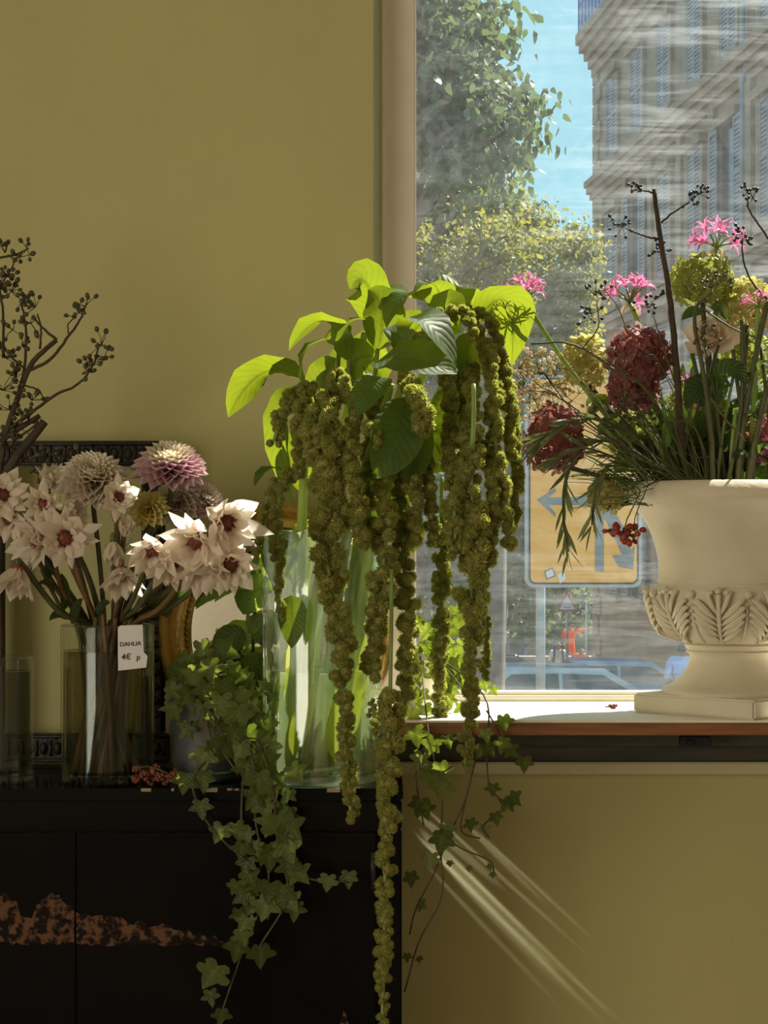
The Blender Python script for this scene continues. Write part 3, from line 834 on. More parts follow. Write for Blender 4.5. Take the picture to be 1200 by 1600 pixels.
# ---- cars
def car(loc, heading, m, label):
    t = thing('parked_car', loc, label, 'car', 'cars parked in the street')
    M0 = Matrix.Translation(loc) @ Matrix.Rotation(heading, 4, 'Z') @ Matrix.Diagonal((1, 1, .88, 1))
    def bodymesh(prof, halfw, inset):
        n = len(prof); v = []; f = []
        for sgn in (-1, 1):
            for (x, z, k) in prof: v.append(M0 @ Vector((x, sgn * halfw * (1 - inset * k), z)))
        f = [tuple(range(n)), tuple(range(2 * n - 1, n - 1, -1))] + [(i, (i + 1) % n, (i + 1) % n + n, i + n) for i in range(n)]
        return MB().add(v, f)
    lower = [(-2.1, .28, 0), (2.1, .28, 0), (2.15, .60, 0), (2.0, .78, .04), (1.1, .92, .04), (-1.75, .98, .04), (-2.1, .85, .02), (-2.15, .5, 0)]
    body = bodymesh(lower, .86, 1).build('body', m, t, bevel=.05)
    cab = [(1.05, .90, .02), (.35, 1.40, .18), (-1.25, 1.44, .18), (-1.9, .95, .02)]
    bodymesh(cab, .82, 1).build('cabin', m, t, bevel=.05)
    for sgn in (-1, 1):
        w = [(.88, .96, .0), (.32, 1.34, .0), (-.35, 1.37, .0), (-.35, .97, .0)]
        w2 = [(-.42, .97, .0), (-.42, 1.37, .0), (-1.2, 1.37, .0), (-1.6, 1.0, .0)]
        for ww in (w, w2):
            v = []
            for off in (0, .03):
                for (x, z, k) in ww: v.append(M0 @ Vector((x, sgn * (.835 - .15 * (z - .92) / .5 + .0 + (.012 if off == 0 else -.02)), z)))
            MB().add(v, [(0, 1, 2, 3), (7, 6, 5, 4), (0, 4, 5, 1), (1, 5, 6, 2), (2, 6, 7, 3), (3, 7, 4, 0)]).build('side_window', MAT['dark_glass'], t, smooth=False)
    for (xa, za, xb, zb, nm) in ((1.0, .96, .40, 1.36, 'windscreen'), (-1.84, 1.0, -1.30, 1.39, 'rear_window')):
        v = []
        sx = 1 if xa > 0 else -1
        for off in (.03, -.02):
            for (x, z, y) in ((xa, za, -.68), (xa, za, .68), (xb, zb, .56), (xb, zb, -.56)): v.append(M0 @ Vector((x + sx * off, y, z + off * .6)))
        MB().add(v, [(0, 1, 2, 3), (7, 6, 5, 4), (0, 4, 5, 1), (1, 5, 6, 2), (2, 6, 7, 3), (3, 7, 4, 0)]).build(nm, MAT['dark_glass'], t, smooth=False)
    for x in (-1.3, 1.3):
        for y in (-.80, .80):
            c = M0 @ Vector((x, y, .31)); ax = (M0.to_3x3() @ Vector((0, 1, 0)))
            wh = MB().tube([c - ax * .1, c + ax * .1], .31, 16).build('wheel', MAT['tyre'], t)
            MB().tube([c - ax * .11, c + ax * .11], .19, 12).build('hub', MAT['steel'], wh)
    for y in (-.62, .62):
        c = M0 @ Vector((2.1, y, .68)); MB().ball(c, .12, 8, 6).build('headlamp', MAT['lamp_glass'], t)
        c = M0 @ Vector((-2.1, y, .74)); MB().ball(c, .10, 8, 6).build('tail_lamp', MAT['red_paint'], t)
    return t
def cpos(px, Y): return Vector((P(px, 0, Y).x, Y, gz(Y)))
car(cpos(895, 32), .15, MAT['car_silver'], 'silver parked car just below the white-shirted pedestrian')
car(cpos(985, 43), .05, MAT['car_blue'], 'pale blue parked car behind the urn stem')
car(cpos(760, 36), .1, MAT['car_silver'], 'grey parked car low at the window left of the sign')
car(cpos(690, 50), .0, MAT['car_dark'], 'dark parked car far behind the hanging tassels')
car(cpos(790, 57), .0, MAT['car_dark'], 'dark parked car left of the white-shirted pedestrian')

# ---- people
def person(name, label, foot, joints, colours, height=1.72, facing=0.0, extra=None):
    """joints: overrides for arm positions; one continuous skinned body"""
    h = height / 1.72
    J = {'pelvis': (0, 0, .95), 'waist': (0, 0, 1.08), 'chest': (0, 0, 1.32), 'neck': (0, .0, 1.47), 'chin': (0, -.01, 1.52), 'head': (0, -.02, 1.61), 'crown': (0, 0, 1.70),
         'shl': (-.18, 0, 1.41), 'shr': (.18, 0, 1.41), 'ell': (-.25, .02, 1.14), 'elr': (.25, .02, 1.14), 'wrl': (-.26, -.08, .90), 'wrr': (.26, -.08, .90), 'hal': (-.26, -.11, .80), 'har': (.26, -.11, .80),
         'hil': (-.10, 0, .92), 'hir': (.10, 0, .92), 'knl': (-.12, -.02, .50), 'knr': (.12, -.02, .50), 'anl': (-.13, .03, .08), 'anr': (.13, .03, .08), 'tol': (-.14, -.14, .03), 'tor': (.14, -.14, .03)}
    J.update(joints)
    rad = {'pelvis': (.15, .11), 'waist': (.14, .10), 'chest': (.17, .12), 'neck': (.055, .055), 'chin': (.065, .07), 'head': (.082, .10), 'crown': (.05, .06), 'shl': (.075, .075), 'shr': (.075, .075), 'ell': (.047, .047), 'elr': (.047, .047),
           'wrl': (.034, .034), 'wrr': (.034, .034), 'hal': (.04, .025), 'har': (.04, .025), 'hil': (.09, .09), 'hir': (.09, .09), 'knl': (.06, .06), 'knr': (.06, .06), 'anl': (.042, .045), 'anr': (.042, .045), 'tol': (.04, .03), 'tor': (.04, .03)}
    E = [('pelvis', 'waist'), ('waist', 'chest'), ('chest', 'neck'), ('neck', 'chin'), ('chin', 'head'), ('head', 'crown'), ('chest', 'shl'), ('chest', 'shr'), ('shl', 'ell'), ('shr', 'elr'), ('ell', 'wrl'), ('elr', 'wrr'), ('wrl', 'hal'), ('wrr', 'har'),
         ('pelvis', 'hil'), ('pelvis', 'hir'), ('hil', 'knl'), ('hir', 'knr'), ('knl', 'anl'), ('knr', 'anr'), ('anl', 'tol'), ('anr', 'tor')]
    keys = list(J)
    Mz = Matrix.Rotation(facing, 4, 'Z') @ Matrix.Scale(h, 4)
    me = bpy.data.meshes.new('tmp'); me.from_pydata([tuple(Mz @ Vector(J[k])) for k in keys], [(keys.index(a), keys.index(b)) for a, b in E], [])
    ob = bpy.data.objects.new('tmp', me); col.objects.link(ob)
    sk = ob.modifiers.new('s', 'SKIN'); sk.use_smooth_shade = True
    for i, k in enumerate(keys):
        d = me.skin_vertices[0].data[i]; d.radius = (rad[k][0] * h, rad[k][1] * h); d.use_root = (k == 'pelvis')
    ss = ob.modifiers.new('d', 'SUBSURF'); ss.levels = 2; ss.render_levels = 2
    bpy.context.view_layer.update()
    dg = bpy.context.evaluated_depsgraph_get()
    nm = bpy.data.meshes.new_from_object(ob.evaluated_get(dg))
    bpy.data.objects.remove(ob)
    nm.materials.clear()
    mats = [MAT['skin'], MAT['hair'], colours[0], colours[1]]
    for q in mats: nm.materials.append(q)
    jp = {k: Mz @ Vector(J[k]) for k in keys}
    part = {}
    for a, b in E: part[(a, b)] = 2
    for a, b in (('chin', 'head'), ('head', 'crown'), ('neck', 'chin'), ('wrl', 'hal'), ('wrr', 'har')): part[(a, b)] = 0
    for a, b in (('hil', 'knl'), ('hir', 'knr'), ('knl', 'anl'), ('knr', 'anr'), ('pelvis', 'hil'), ('pelvis', 'hir'), ('anl', 'tol'), ('anr', 'tor')): part[(a, b)] = 3
    if colours[2] == 'short':
        part[('ell', 'wrl')] = 0; part[('elr', 'wrr')] = 0
    fwd = (Matrix.Rotation(facing, 4, 'Z') @ Vector((0, -1, 0)))
    for p in nm.polygons:
        best = None
        for (a, b) in E:
            A, B = jp[a], jp[b]; ab = B - A; t_ = max(0, min(1, (p.center - A).dot(ab) / ab.length_squared)); d = (p.center - (A + ab * t_)).length
            if best is None or d < best[0]: best = (d, (a, b))
        mi = part[best[1]]
        if best[1] in (('chin', 'head'), ('head', 'crown')):
            hd = jp['head']; q = p.center - hd
            if q.z > .045 * h or (q.dot(fwd) < -.01 and q.z > -.06 * h): mi = 1
        p.material_index = mi
        p.use_smooth = True
    t = thing('person', foot, label, 'person')
    b = link_mesh('body', nm, t)
    b.location = (0, 0, 0)
    hd = jp['head'] + Vector(foot)
    face = MB()
    side = fwd.cross(Vector((0, 0, 1)))
    face.ball(hd + fwd * .10 * h + Vector((0, 0, -.012)), .018 * h, 6, 5)
    for s_ in (-1, 1): face.ball(hd + side * .082 * h * s_, .025 * h, 6, 5)
    face.build('nose_and_ears', MAT['skin'], t)
    ey = MB()
    for s_ in (-1, 1): ey.ball(hd + fwd * .088 * h + side * .032 * s_ + Vector((0, 0, .012)), .012 * h, 6, 5)
    ey.build('eyes', MAT['hair'], t)
    MB().ball(hd + fwd * .088 * h + Vector((0, 0, -.05)), .016 * h, 6, 4, stretch=(1.6, .8, .5)).build('mouth', MAT['red_paint'], t)
    return t, jp
p1, j = person('person', 'person in a white T-shirt wearing dark backpack straps, walking toward the window', cpos(872, 56), {'anl': (-.13, .1, .1), 'anr': (.13, -.1, .06)}, (MAT['white_shirt'], MAT['dark_cloth'], 'short'))
fo = cpos(872, 56)
pk = thing('backpack', fo + Vector((0, .2, 1.05)), 'dark backpack worn by the white-shirted person', 'backpack')
MB().box((fo.x - .15, fo.y + .19, fo.z + 1.0), (fo.x + .15, fo.y + .34, fo.z + 1.42)).build('bag', MAT['dark_cloth'], pk, bevel=.04)
for s_ in (-1, 1):
    MB().tube(spline([fo + Vector((s_ * .12, .12, 1.42)), fo + Vector((s_ * .12, -.05, 1.48)), fo + Vector((s_ * .125, -.135, 1.34)), fo + Vector((s_ * .14, -.10, 1.1)), fo + Vector((s_ * .15, .12, 1.05))], 4), .026, 6).build('strap', MAT['dark_cloth'], pk)
person('person', 'person in orange work clothes with one arm stretched out, standing higher', Vector((P(890, 0, 60).x, 60, gz(60) + .62)), {'ell': (-.22, -.12, 1.20), 'wrl': (-.1, -.26, 1.2), 'hal': (-.03, -.30, 1.2), 'elr': (.40, -.05, 1.46), 'wrr': (.62, -.10, 1.52), 'har': (.72, -.12, 1.53)}, (MAT['orange_cloth'], MAT['orange_cloth'], 'long'))
person('person', 'person in an orange vest stooping beside the white post', Vector((P(907, 0, 57.5).x, 57.5, gz(57.5) - .05)), {'chest': (0, -.14, 1.28), 'neck': (0, -.24, 1.40), 'chin': (0, -.29, 1.43), 'head': (0, -.33, 1.50), 'crown': (0, -.33, 1.58), 'shl': (-.18, -.18, 1.35), 'shr': (.18, -.18, 1.35), 'ell': (-.27, -.25, 1.1), 'elr': (.27, -.25, 1.1), 'wrl': (-.15, -.42, 1.05), 'wrr': (.15, -.42, 1.05), 'hal': (-.06, -.46, 1.05), 'har': (.06, -.46, 1.05)}, (MAT['orange_cloth'], MAT['dark_cloth'], 'short'))
wb = MB().box((P(890, 0, 60).x - 1.2, 59.4, gz(60) - .1), (P(890, 0, 60).x + .9, 60.6, gz(60) + .62)).build('stone_block', MAT['pavement'], bevel=.03)
tag(wb, 'low stone block under the orange worker with outstretched arm', 'block')
person('person', 'person in a sky blue shirt seen from behind, half hidden by the urn', cpos(1066, 30) + Vector((0, 0, -.02)), {'elr': (.25, .06, 1.16), 'wrr': (.2, -.12, 1.02), 'har': (.14, -.18, 1.0), 'ell': (-.27, .03, 1.12), 'wrl': (-.28, -.1, .92), 'hal': (-.27, -.14, .84)}, (MAT['blue_shirt'], MAT['dark_cloth'], 'short'), facing=PI)

# ================================================================== FURNITURE
CF = 3.12              # cabinet front
CX1 = 0.031
CX0 = -1.05
cab = thing('lacquer_cabinet', (-.5, 3.28, 0), 'black lacquered cabinet with faded painted doors against the wall', 'cabinet')
MB().box((CX0, CF + .012, .10), (CX1 - .004, WY - .004, CAB_Z - .02)).build('body', MAT['lacquer'], cab, bevel=.003)
MB().box((CX0, CF, CAB_Z - .020), (CX1, WY - .002, CAB_Z)).build('top', MAT['lacquer'], cab, bevel=.003)
rs_ = random.Random(5)
mb = MB()
x = -.62
while x < CX1 - .02:                                  # chipped paint along the front edge
    w = rs_.uniform(.004, .03)
    if rs_.random() < .45: mb.box((x, CF - .0006, CAB_Z - rs_.uniform(.003, .006)), (x + w, CF + .004, CAB_Z + .0004))
    x += w + rs_.uniform(.01, .05)
mb.build('chipped_edge', MAT['worn'], cab, smooth=False)
MB().box((CX0, CF + .004, .885), (CX1 - .002, CF + .02, CAB_Z - .021)).build('frieze_rail', MAT['lacquer'], cab, bevel=.002)
MB().box((P(592, 0, CF).x, CF + .004, .10), (CX1 - .002, CF + .03, .884)).build('stile', MAT['lacquer'], cab, bevel=.003)
dl = P(118, 0, CF).x; dr = P(586, 0, CF).x; ds = -1.0
for (a, b) in ((ds, dl - .0012), (dl + .0012, dr)):
    d = MB().box((a, CF + .006, .12), (b, CF + .02, .880)).build('door', MAT['lacquer'], cab, bevel=.0015)
    mbp = MB(); e = .016
    for (q0, q1) in (((a, .872), (b, .880)), ((a, .12), (b, .128))): mbp.box((q0[0], CF + .003, q0[1]), (q1[0], CF + .0075, q1[1]))
    mbp.box((b - .006, CF + .003, .128), (b, CF + .0075, .872)) if b > -.2 else None
    mbp.build('door_moulding', MAT['lacquer'], d, smooth=False)
hz = MB(); hx = P(583, 0, CF).x
hz.tube([Vector((hx, CF + .002, P(0, 1390, CF).z)), Vector((hx, CF + .002, P(0, 1332, CF).z))], .005, 8)
hz.build('hinge', MAT['black_metal'], cab)
# faded painted landscape, slightly raised gesso
def ridge(xs, tops, base, name, mm):
    mb = MB(); n = len(xs)
    v = []
    for off in (0.0052, 0.007):
        for x_, t_ in zip(xs, tops): v.append(P(x_, t_, CF + off))
        for x_, b_ in zip(xs, base): v.append(P(x_, b_, CF + off))
    f = []
    for i in range(n - 1):
        f.append((i, i + n, i + n + 1, i + 1)); f.append((2 * n + i, 2 * n + i + 1, 3 * n + i + 1, 3 * n + i)); f.append((i, i + 1, 2 * n + i + 1, 2 * n + i)); f.append((n + i, 3 * n + i, 3 * n + i + 1, n + i + 1))
    mb.add(v, f)
    return mb.build(name, mm, cab, smooth=False)
xs = list(range(-10, 117, 6)); tp = [1392 + 30 * min(1, abs(x - 0) / 40) - (26 * math.exp(-((x - 82) / 22) ** 2)) + rs_.uniform(-3, 3) + (14 if 30 < x < 55 else 0) for x in xs]
ridge(xs, tp, [1474 + rs_.uniform(-3, 3) for x in xs], 'painted_mountain', MAT['motif'])
xs = list(range(119, 372, 8)); tp = [1424 + (x - 119) * .19 + rs_.uniform(-5, 5) - 9 * math.exp(-((x - 262) / 9) ** 2) for x in xs]
ridge(xs, tp, [max(t + 5, 1476 + rs_.uniform(-3, 3)) for t, x in zip(tp, xs)], 'painted_shore', MAT['motif'])
xs = [532, 537, 541, 545]; ridge(xs, [1598, 1580, 1586, 1600], [1610] * 4, 'painted_peak', MAT['motif'])

# ---- carved dark picture frame leaning on the wall
FY = 3.425
pf = thing('picture_frame', P(115, 1196, FY), 'empty carved dark wooden picture frame leaning against the wall behind the vases', 'picture frame')
def rail(x0, x1, y0, y1, Y=FY):
    a = P(x0, y1, Y); b = P(x1, y0, Y); return MB().box((a.x, Y - .012, a.z), (b.x, Y + .012, b.z))
for (x0, x1, y0, y1, nm) in ((-34, 265, 689, 729, 'top_rail'), (-34, 265, 1146, 1193, 'bottom_rail'), (-34, 7, 729.3, 1145.7, 'side_rail'), (222, 258, 729.3, 1145.7, 'side_rail')):
    r = rail(x0, x1, y0, y1).build(nm, MAT['carved'], pf, bevel=.003)
    mb = MB()
    horiz = nm in ('top_rail', 'bottom_rail')
    if horiz:
        x = x0 + 14; cy = (y0 + y1) / 2
        while x < x1 - 10:
            mb.ball(P(x, cy, FY - .012), S(9, FY), 10, 6, stretch=(.75, .7, 1.15)); mb.tube([P(x + 11, cy - 12, FY - .013), P(x + 11, cy + 12, FY - .013)], S(2.4, FY), 6); x += 22
        for yy in (y0 + 5, y1 - 5): mb.tube([P(x0 + 3, yy, FY - .013), P(x1 - 3, yy, FY - .013)], S(3, FY), 6)
    else:
        y = y0 + 14; cx = (x0 + x1) / 2
        while y < y1 - 10:
            mb.ball(P(cx, y, FY - .012), S(9, FY), 10, 6, stretch=(1.15, .7, .75)); y += 22
        for xx in (x0 + 5, x1 - 5): mb.tube([P(xx, y0 + 3, FY - .013), P(xx, y1 - 3, FY - .013)], S(3, FY), 6)
    mb.build('carving', MAT['carved'], r)

# ---- oval gilt mirror
MY = 3.40
mc = P(430, 990, MY); ma, mbv = S(185, MY), S(205, MY)
mir = thing('oval_mirror', Vector((mc.x, MY, CAB_Z)), 'oval mirror in an old gilt frame standing behind the glass vase', 'mirror')
prof = [(0.0, .012), (.006, -.004), (.014, -.012), (.022, -.008), (.027, -.016), (.034, -.026), (.043, -.028), (.049, -.018), (.053, -.012), (.058, -.014), (.061, -.004), (.061, .012)]
n = 96; v = []; f = []
for k in range(n):
    q = 2 * PI * k / n
    for (d, y) in prof: v.append(Vector((mc.x + (ma - d) * math.cos(q), MY + y, mc.z + (mbv - d) * math.sin(q))))
k_ = len(prof)
for i in range(n):
    for j_ in range(k_): f.append((i * k_ + j_, ((i + 1) % n) * k_ + j_, ((i + 1) % n) * k_ + (j_ + 1) % k_, i * k_ + (j_ + 1) % k_))
MB().add(v, f).build('gilt_frame', MAT['gold'], mir, auto=50)
mb = MB()
for i in range(110):                               # beaded inner moulding
    q = 2 * PI * i / 110; mb.ball((mc.x + (ma - .0545) * math.cos(q), MY - .0135, mc.z + (mbv - .0545) * math.sin(q)), .0034, 5, 4)
mb.build('beading', MAT['gold'], mir)
v = [Vector((mc.x + (ma - .058) * math.cos(2 * PI * k / 64), MY + y, mc.z + (mbv - .058) * math.sin(2 * PI * k / 64))) for y in (0.0, .006) for k in range(64)]
MB().add(v, [tuple(range(64)), tuple(range(127, 63, -1))] + [(k, k + 64, (k + 1) % 64 + 64, (k + 1) % 64) for k in range(64)]).build('mirror_glass', MAT['mirror'], mir, smooth=False)

# ---- glass cylinder vases
def vase(px, r_px, top_y, Y, label, water_y, wmat, base_th=.016, wall_th=.004, gm='glass'):
    c = P(px, 0, Y); c.z = CAB_Z; r = S(r_px, Y); zt = P(0, top_y, Y).z - CAB_Z
    t = thing('glass_vase', c, label, 'vase', 'cylinder glass vases on the cabinet')
    prof = [(0.0005, .0005), (r - .004, .0005), (r, .004), (r, zt - .002), (r - wall_th / 2, zt), (r - wall_th, zt - .002), (r - wall_th, base_th + .006), (r - wall_th - .006, base_th), (.0005, base_th)]
    MB().lathe(prof[:2] + prof[2:], 64, c).build('glass_body', MAT[gm], t, auto=40)
    MB().lathe([(.0005, .0015), (r - .005, .0015), (r - .0015, .005), (r - .0015, base_th - .001), (.0005, base_th - .001)], 64, c).build('glass_base', MAT['glass_base'] if gm == 'glass' else MAT['plain_glass'], t, auto=40)
    MB().lathe([(r - wall_th, zt - .001), (r - wall_th / 2, zt + .0006), (r, zt - .001)], 64, c).build('rim', MAT['glass_base'], t)
    zw = P(0, water_y, Y).z - CAB_Z
    ri = r - wall_th - .0006
    MB().lathe([(.0005, base_th + .001), (ri - .006, base_th + .001), (ri, base_th + .007), (ri, zw), (ri - .002, zw - .0012), (.0005, zw - .0015)], 64, c).build('water', wmat, t, auto=40)
    return t, c, r, zt, zw
bigv, bvc, bvr, bvt, bvw = vase(503.5, 93, 829, 3.24, 'large clear glass vase with water and thick green amaranth stems', 1046, MAT['water'])
midv, mvc, mvr, mvt, mvw = vase(168, 72.5, 976, 3.215, 'clear glass vase of murky water packed with flower stems and price card', 1016, MAT['dark_water'], gm='plain_glass')
lefv, lvc, lvr, lvt, lvw = vase(9, 43, 1027, 3.21, 'narrow glass vase of dark water at the far left edge', 1049, MAT['clear_water'], gm='plain_glass')

# ---- price card on the middle vase
ty = 3.215 - mvr - .004
pt = thing('price_card', P(207, 1047, ty), 'small handwritten white price card reading DAHLIA 4€ stuck on the vase', 'price card')
cpts = [(184, 1003), (188, 998.5), (224, 997), (225, 1018), (230.5, 1024), (228, 1043), (184.5, 1048)]
prism_px([(184, 981 + 0), (187.5, 977.5), (223, 976), (224.5, 1019), (230.5, 1025), (228.5, 1043), (184.5, 1048)], ty, .0007, MB()).build('card', MAT['paper'], pt, smooth=False)
def text_mesh(body, name, loc, size, parent, m, rz=0.0, shear=0.0):
    cu = bpy.data.curves.new('t', 'FONT'); cu.body = body; cu.size = size; cu.extrude = .00025; cu.shear = shear; cu.offset = size * .012
    ob = bpy.data.objects.new('t', cu); col.objects.link(ob)
    bpy.context.view_layer.update()
    me = bpy.data.meshes.new_from_object(ob.evaluated_get(bpy.context.evaluated_depsgraph_get()))
    bpy.data.objects.remove(ob)
    me.materials.clear(); me.materials.append(m)
    M0 = Matrix.Translation(loc) @ Matrix.Rotation(PI / 2, 4, 'X') @ Matrix.Rotation(rz, 4, 'Z')
    me.transform(Matrix.Translation(-org(parent)) @ M0)
    return link_mesh(name, me, parent)
text_mesh('DAHLIA', 'lettering', P(187.0, 1010, ty - .0006), S(9.4, ty), pt, MAT['ink'], .05, .05)
text_mesh('4€', 'lettering', P(189.5, 1031, ty - .0006), S(13, ty), pt, MAT['ink'], .05, .1)
text_mesh('p', 'lettering', P(213, 1031, ty - .0006), S(12, ty), pt, MAT['ink'], .05, .1)

# ---- zinc bucket
BY = 3.235
bc = P(319, 0, BY); bc.z = CAB_Z
bk = thing('zinc_bucket', bc, 'grey zinc bucket full of trailing ivy between the glass vases', 'bucket')
rb_, rt_ = S(46, BY), S(57, BY); zt = P(0, 1062, BY).z - CAB_Z
MB().lathe([(.0005, .001), (rb_ - .002, .001), (rb_ + .0005, .004), (rb_ + .001, .012), (rb_ - .001, .014), (rb_ + .002, .022), (rt_ - .001, zt - .008), (rt_ + .002, zt - .005), (rt_ + .002, zt - .001), (rt_, zt), (rt_ - .003, zt - .002), (rb_ - .001, .02), (.0005, .02)], 56, bc).build('body', MAT['zinc'], bk, auto=45)
MB().lathe([(rb_ + .0005, .0115), (rb_ + .003, .013), (rb_ + .0035, .016), (rb_ + .001, .018)], 56, bc).build('hoop', MAT['zinc'], bk)
MB().lathe([(.0005, zt - .012), (rt_ - .006, zt - .016)], 40, bc).build('soil', MAT['soil'], bk)

# ---- cream pot of the second ivy on the sill
QY = 3.43
qc = P(652, 0, QY); qc.z = SILL_Z
pot = thing('plant_pot', qc, 'small cream pot with ivy on the sill behind the hanging tassels', 'pot')
MB().lathe([(.0005, .001), (.026, .001), (.027, .004), (.033, .085), (.036, .087), (.036, .100), (.034, .101), (.031, .098), (.029, .02), (.0005, .02)], 40, qc).build('body', MAT['rail'], pot, auto=40)
MB().lathe([(.0005, .092), (.031, .090)], 30, qc).build('soil', MAT['soil'], pot)

# ---- plaster urn
UY = 3.365
uc = P(1139, 0, UY); uc.z = SILL_Z
urn = thing('plaster_urn', uc, 'large cream plaster urn with carved acanthus leaves on the window sill', 'urn')
def uz(y): return P(0, y, UY).z - SILL_Z
def ur(p): return S(p, UY)
rot = math.radians(49)
ph = uz(1082) ; hw = ur(152) / math.sqrt(2)
mb = MB().obox(Matrix.Translation(uc + Vector((0, 0, ph / 2))) @ Matrix.Rotation(rot, 4, 'Z'), hw, hw, ph / 2)
mb.build('plinth', MAT['plaster'], urn, bevel=.004)
foot = [(104, 1083), (104, 1077), (100, 1073.5), (92, 1070), (86, 1066), (75, 1056), (66, 1044), (61, 1032), (60, 1026), (62, 1021), (66, 1019), (67, 1017), (64, 1015), (67, 1012), (69, 1007), (66, 1004), (55, 1003)]
MB().lathe([(ur(a), uz(b)) for a, b in foot], 96, uc).build('foot', MAT['plaster'], urn, auto=45)
bowlp = [(50, 1004.5), (70, 1003.5), (88, 996), (103, 984), (114, 968), (120, 950), (122, 934), (120, 921), (115, 916), (111, 914), (110, 910)]
MB().lathe([(ur(a), uz(b)) for a, b in bowlp], 96, uc).build('bowl', MAT['plaster'], urn, auto=60)
neck = [(110, 912), (112, 908), (110, 902), (109.5, 890), (111, 870), (117, 845), (126, 822), (138, 803), (152, 793), (164, 788), (172, 785), (176, 780), (177, 774), (174, 766), (168, 759), (162, 755), (156, 754), (150, 757), (140, 775), (105, 850), (98, 900), (60, 960)]
sp_ = spline([Vector((a, 0, b)) for a, b in neck], 3)
MB().lathe([(ur(p.x), uz(p.z)) for p in sp_], 112, uc).build('neck', MAT['plaster'], urn, auto=60)
MB().lathe([(.0005, uz(800)), (ur(128), uz(800))], 40, uc).build('soil', MAT['soil'], urn)
# acanthus leaves in relief round the bowl
bw = [(a, b) for a, b in reversed(bowlp)]
def bowl_pt(ang, y, lift):                         # y in photo rows
    ys = [b for a, b in bw]; rs2 = [a for a, b in bw]
    r = float(np.interp(y, ys, rs2))
    return uc + Vector((math.cos(ang) * (ur(r) + lift), math.sin(ang) * (ur(r) + lift), uz(y)))
nleaf = 9
for i in range(nleaf):
    a0 = -PI / 2 - .30 + 2 * PI * i / nleaf
    mb = MB()
    half = PI / nleaf * 0.98
    mb.tube([bowl_pt(a0, y, .003 + .004 * (1003 - y) / 85) for y in np.linspace(1001, 924, 12)] + [bowl_pt(a0, 918, .012), bowl_pt(a0, 922, .016)], [.0030 + .0022 * k / 13 for k in range(14)], 7)
    for sgn in (-1, 1):
        for k in range(6):
            fq = k / 5.0
            ys_ = 998 - 42 * fq; y1_ = 972 - 52 * fq ; w = half * (0.42 + .55 * math.sin(PI * (0.25 + .55 * fq)))
            if k == 5: w = half * .42; y1_ = 917
            pts = []
            for q in np.linspace(0, 1, 9):
                ang = a0 + sgn * (w * (q ** 0.8) * (1 - .06 * q) + .02)
                y = ys_ + (y1_ - ys_) * (q ** 0.85) + 7 * max(0, q - .8) * 5 * .6
                pts.append(bowl_pt(ang, y, .0015 + .0055 * math.sin(PI * min(1, q * .85)) + .002))
            mb.tube(pts, [.0022, .0030, .0036, .0039, .0040, .0039, .0036, .0031, .0022], 6)
            for e in (-1, 1):
                pts2 = [p + Vector((0, 0, e * .0052)) * math.sin(PI * qq) for p, qq in zip(pts, np.linspace(0, 1, 9))]
                mb.tube(pts2, [.0014, .0020, .0023, .0024, .0024, .0023, .0021, .0018, .0012], 5)
    for sgn in (-1, 0, 1):
        mb.ball(bowl_pt(a0 + sgn * half * .28, 921 + abs(sgn) * 2, .009), .0062, 8, 6, stretch=(1, 1, .8))
    mb.build('acanthus_leaf', MAT['plaster'], urn)
    an = a0 + PI / nleaf
    mb = MB()
    mb.tube([bowl_pt(an, y, .001) for y in np.linspace(1000, 940, 8)], [.0016, .0022, .0026, .003, .003, .003, .0026, .002], 6)
    mb.ball(bowl_pt(an, 926, .005), .0075, 8, 6)
    mb.build('scroll_bud', MAT['plaster'], urn)

# ================================================================== PLANTS
def leaf_mesh(mb, p0, p1, p2, w, nrm, fold=0.25, n=12, m=3, prof='ovate', ripple=0.03, curl=0.0):
    """blade along the quadratic curve p0-p1-p2; nrm = the way its upper face looks"""
    p0, p1, p2 = Vector(p0), Vector(p1), Vector(p2); nrm = Vector(nrm)
    v = []; uv = []; f = []
    cols_ = 2 * m + 1
    for i in range(n + 1):
        t = i / n
        c = p0 * (1 - t) ** 2 + p1 * 2 * t * (1 - t) + p2 * t * t
        T = ((p1 - p0) * (1 - t) + (p2 - p1) * t)
        T = T.normalized() if T.length > 1e-9 else Vector((0, 0, 1))
        Sd = T.cross(nrm)
        Sd = Sd.normalized() if Sd.length > 1e-6 else T.orthogonal().normalized()
        Nn = Sd.cross(T)
        if prof == 'ovate': wf = (max(t, 1e-4) ** 0.62) * (max(1 - t, 0) ** 0.80) / 0.417
        elif prof == 'lance': wf = math.sin(PI * min(1, t * 1.02 if t < .98 else t)) ** 0.8 if 0 < t < 1 else 0
        elif prof == 'petal': wf = (max(t, 1e-4) ** 0.55) * (max(1 - t, 0) ** 0.45) / 0.50
        else: wf = (max(t, 1e-4) ** 0.8) * (max(1 - t, 0) ** 0.35) / 0.60
        wf = max(wf, 0.02)
        for j in range(-m, m + 1):
            u = j / m
            up = fold * abs(u) ** 1.3 * w * wf * .5 + ripple * w * math.sin(t * 26 + abs(u) * 3) * abs(u) * wf - curl * w * u * u * wf
            v.append(c + Sd * u * w * .5 * wf + Nn * up)
            uv.append((u * .5 + .5, t))
    for i in range(n):
        for j in range(cols_ - 1):
            a = i * cols_ + j; f.append((a, a + 1, a + 1 + cols_, a + cols_))
    mb.add(v, f, 0, uv)
    return mb


def leaf_px(parent, a, b, c, w_px, nrm=(0, -.3, 1), m=None, name='leaf', **kw):
    Y = a[2]
    mb = leaf_mesh(MB(), P(*a), P(*b), P(*c), S(w_px, Y), nrm, **kw)
    return mb.build(name, m or MAT['amaranth_leaf'], parent)


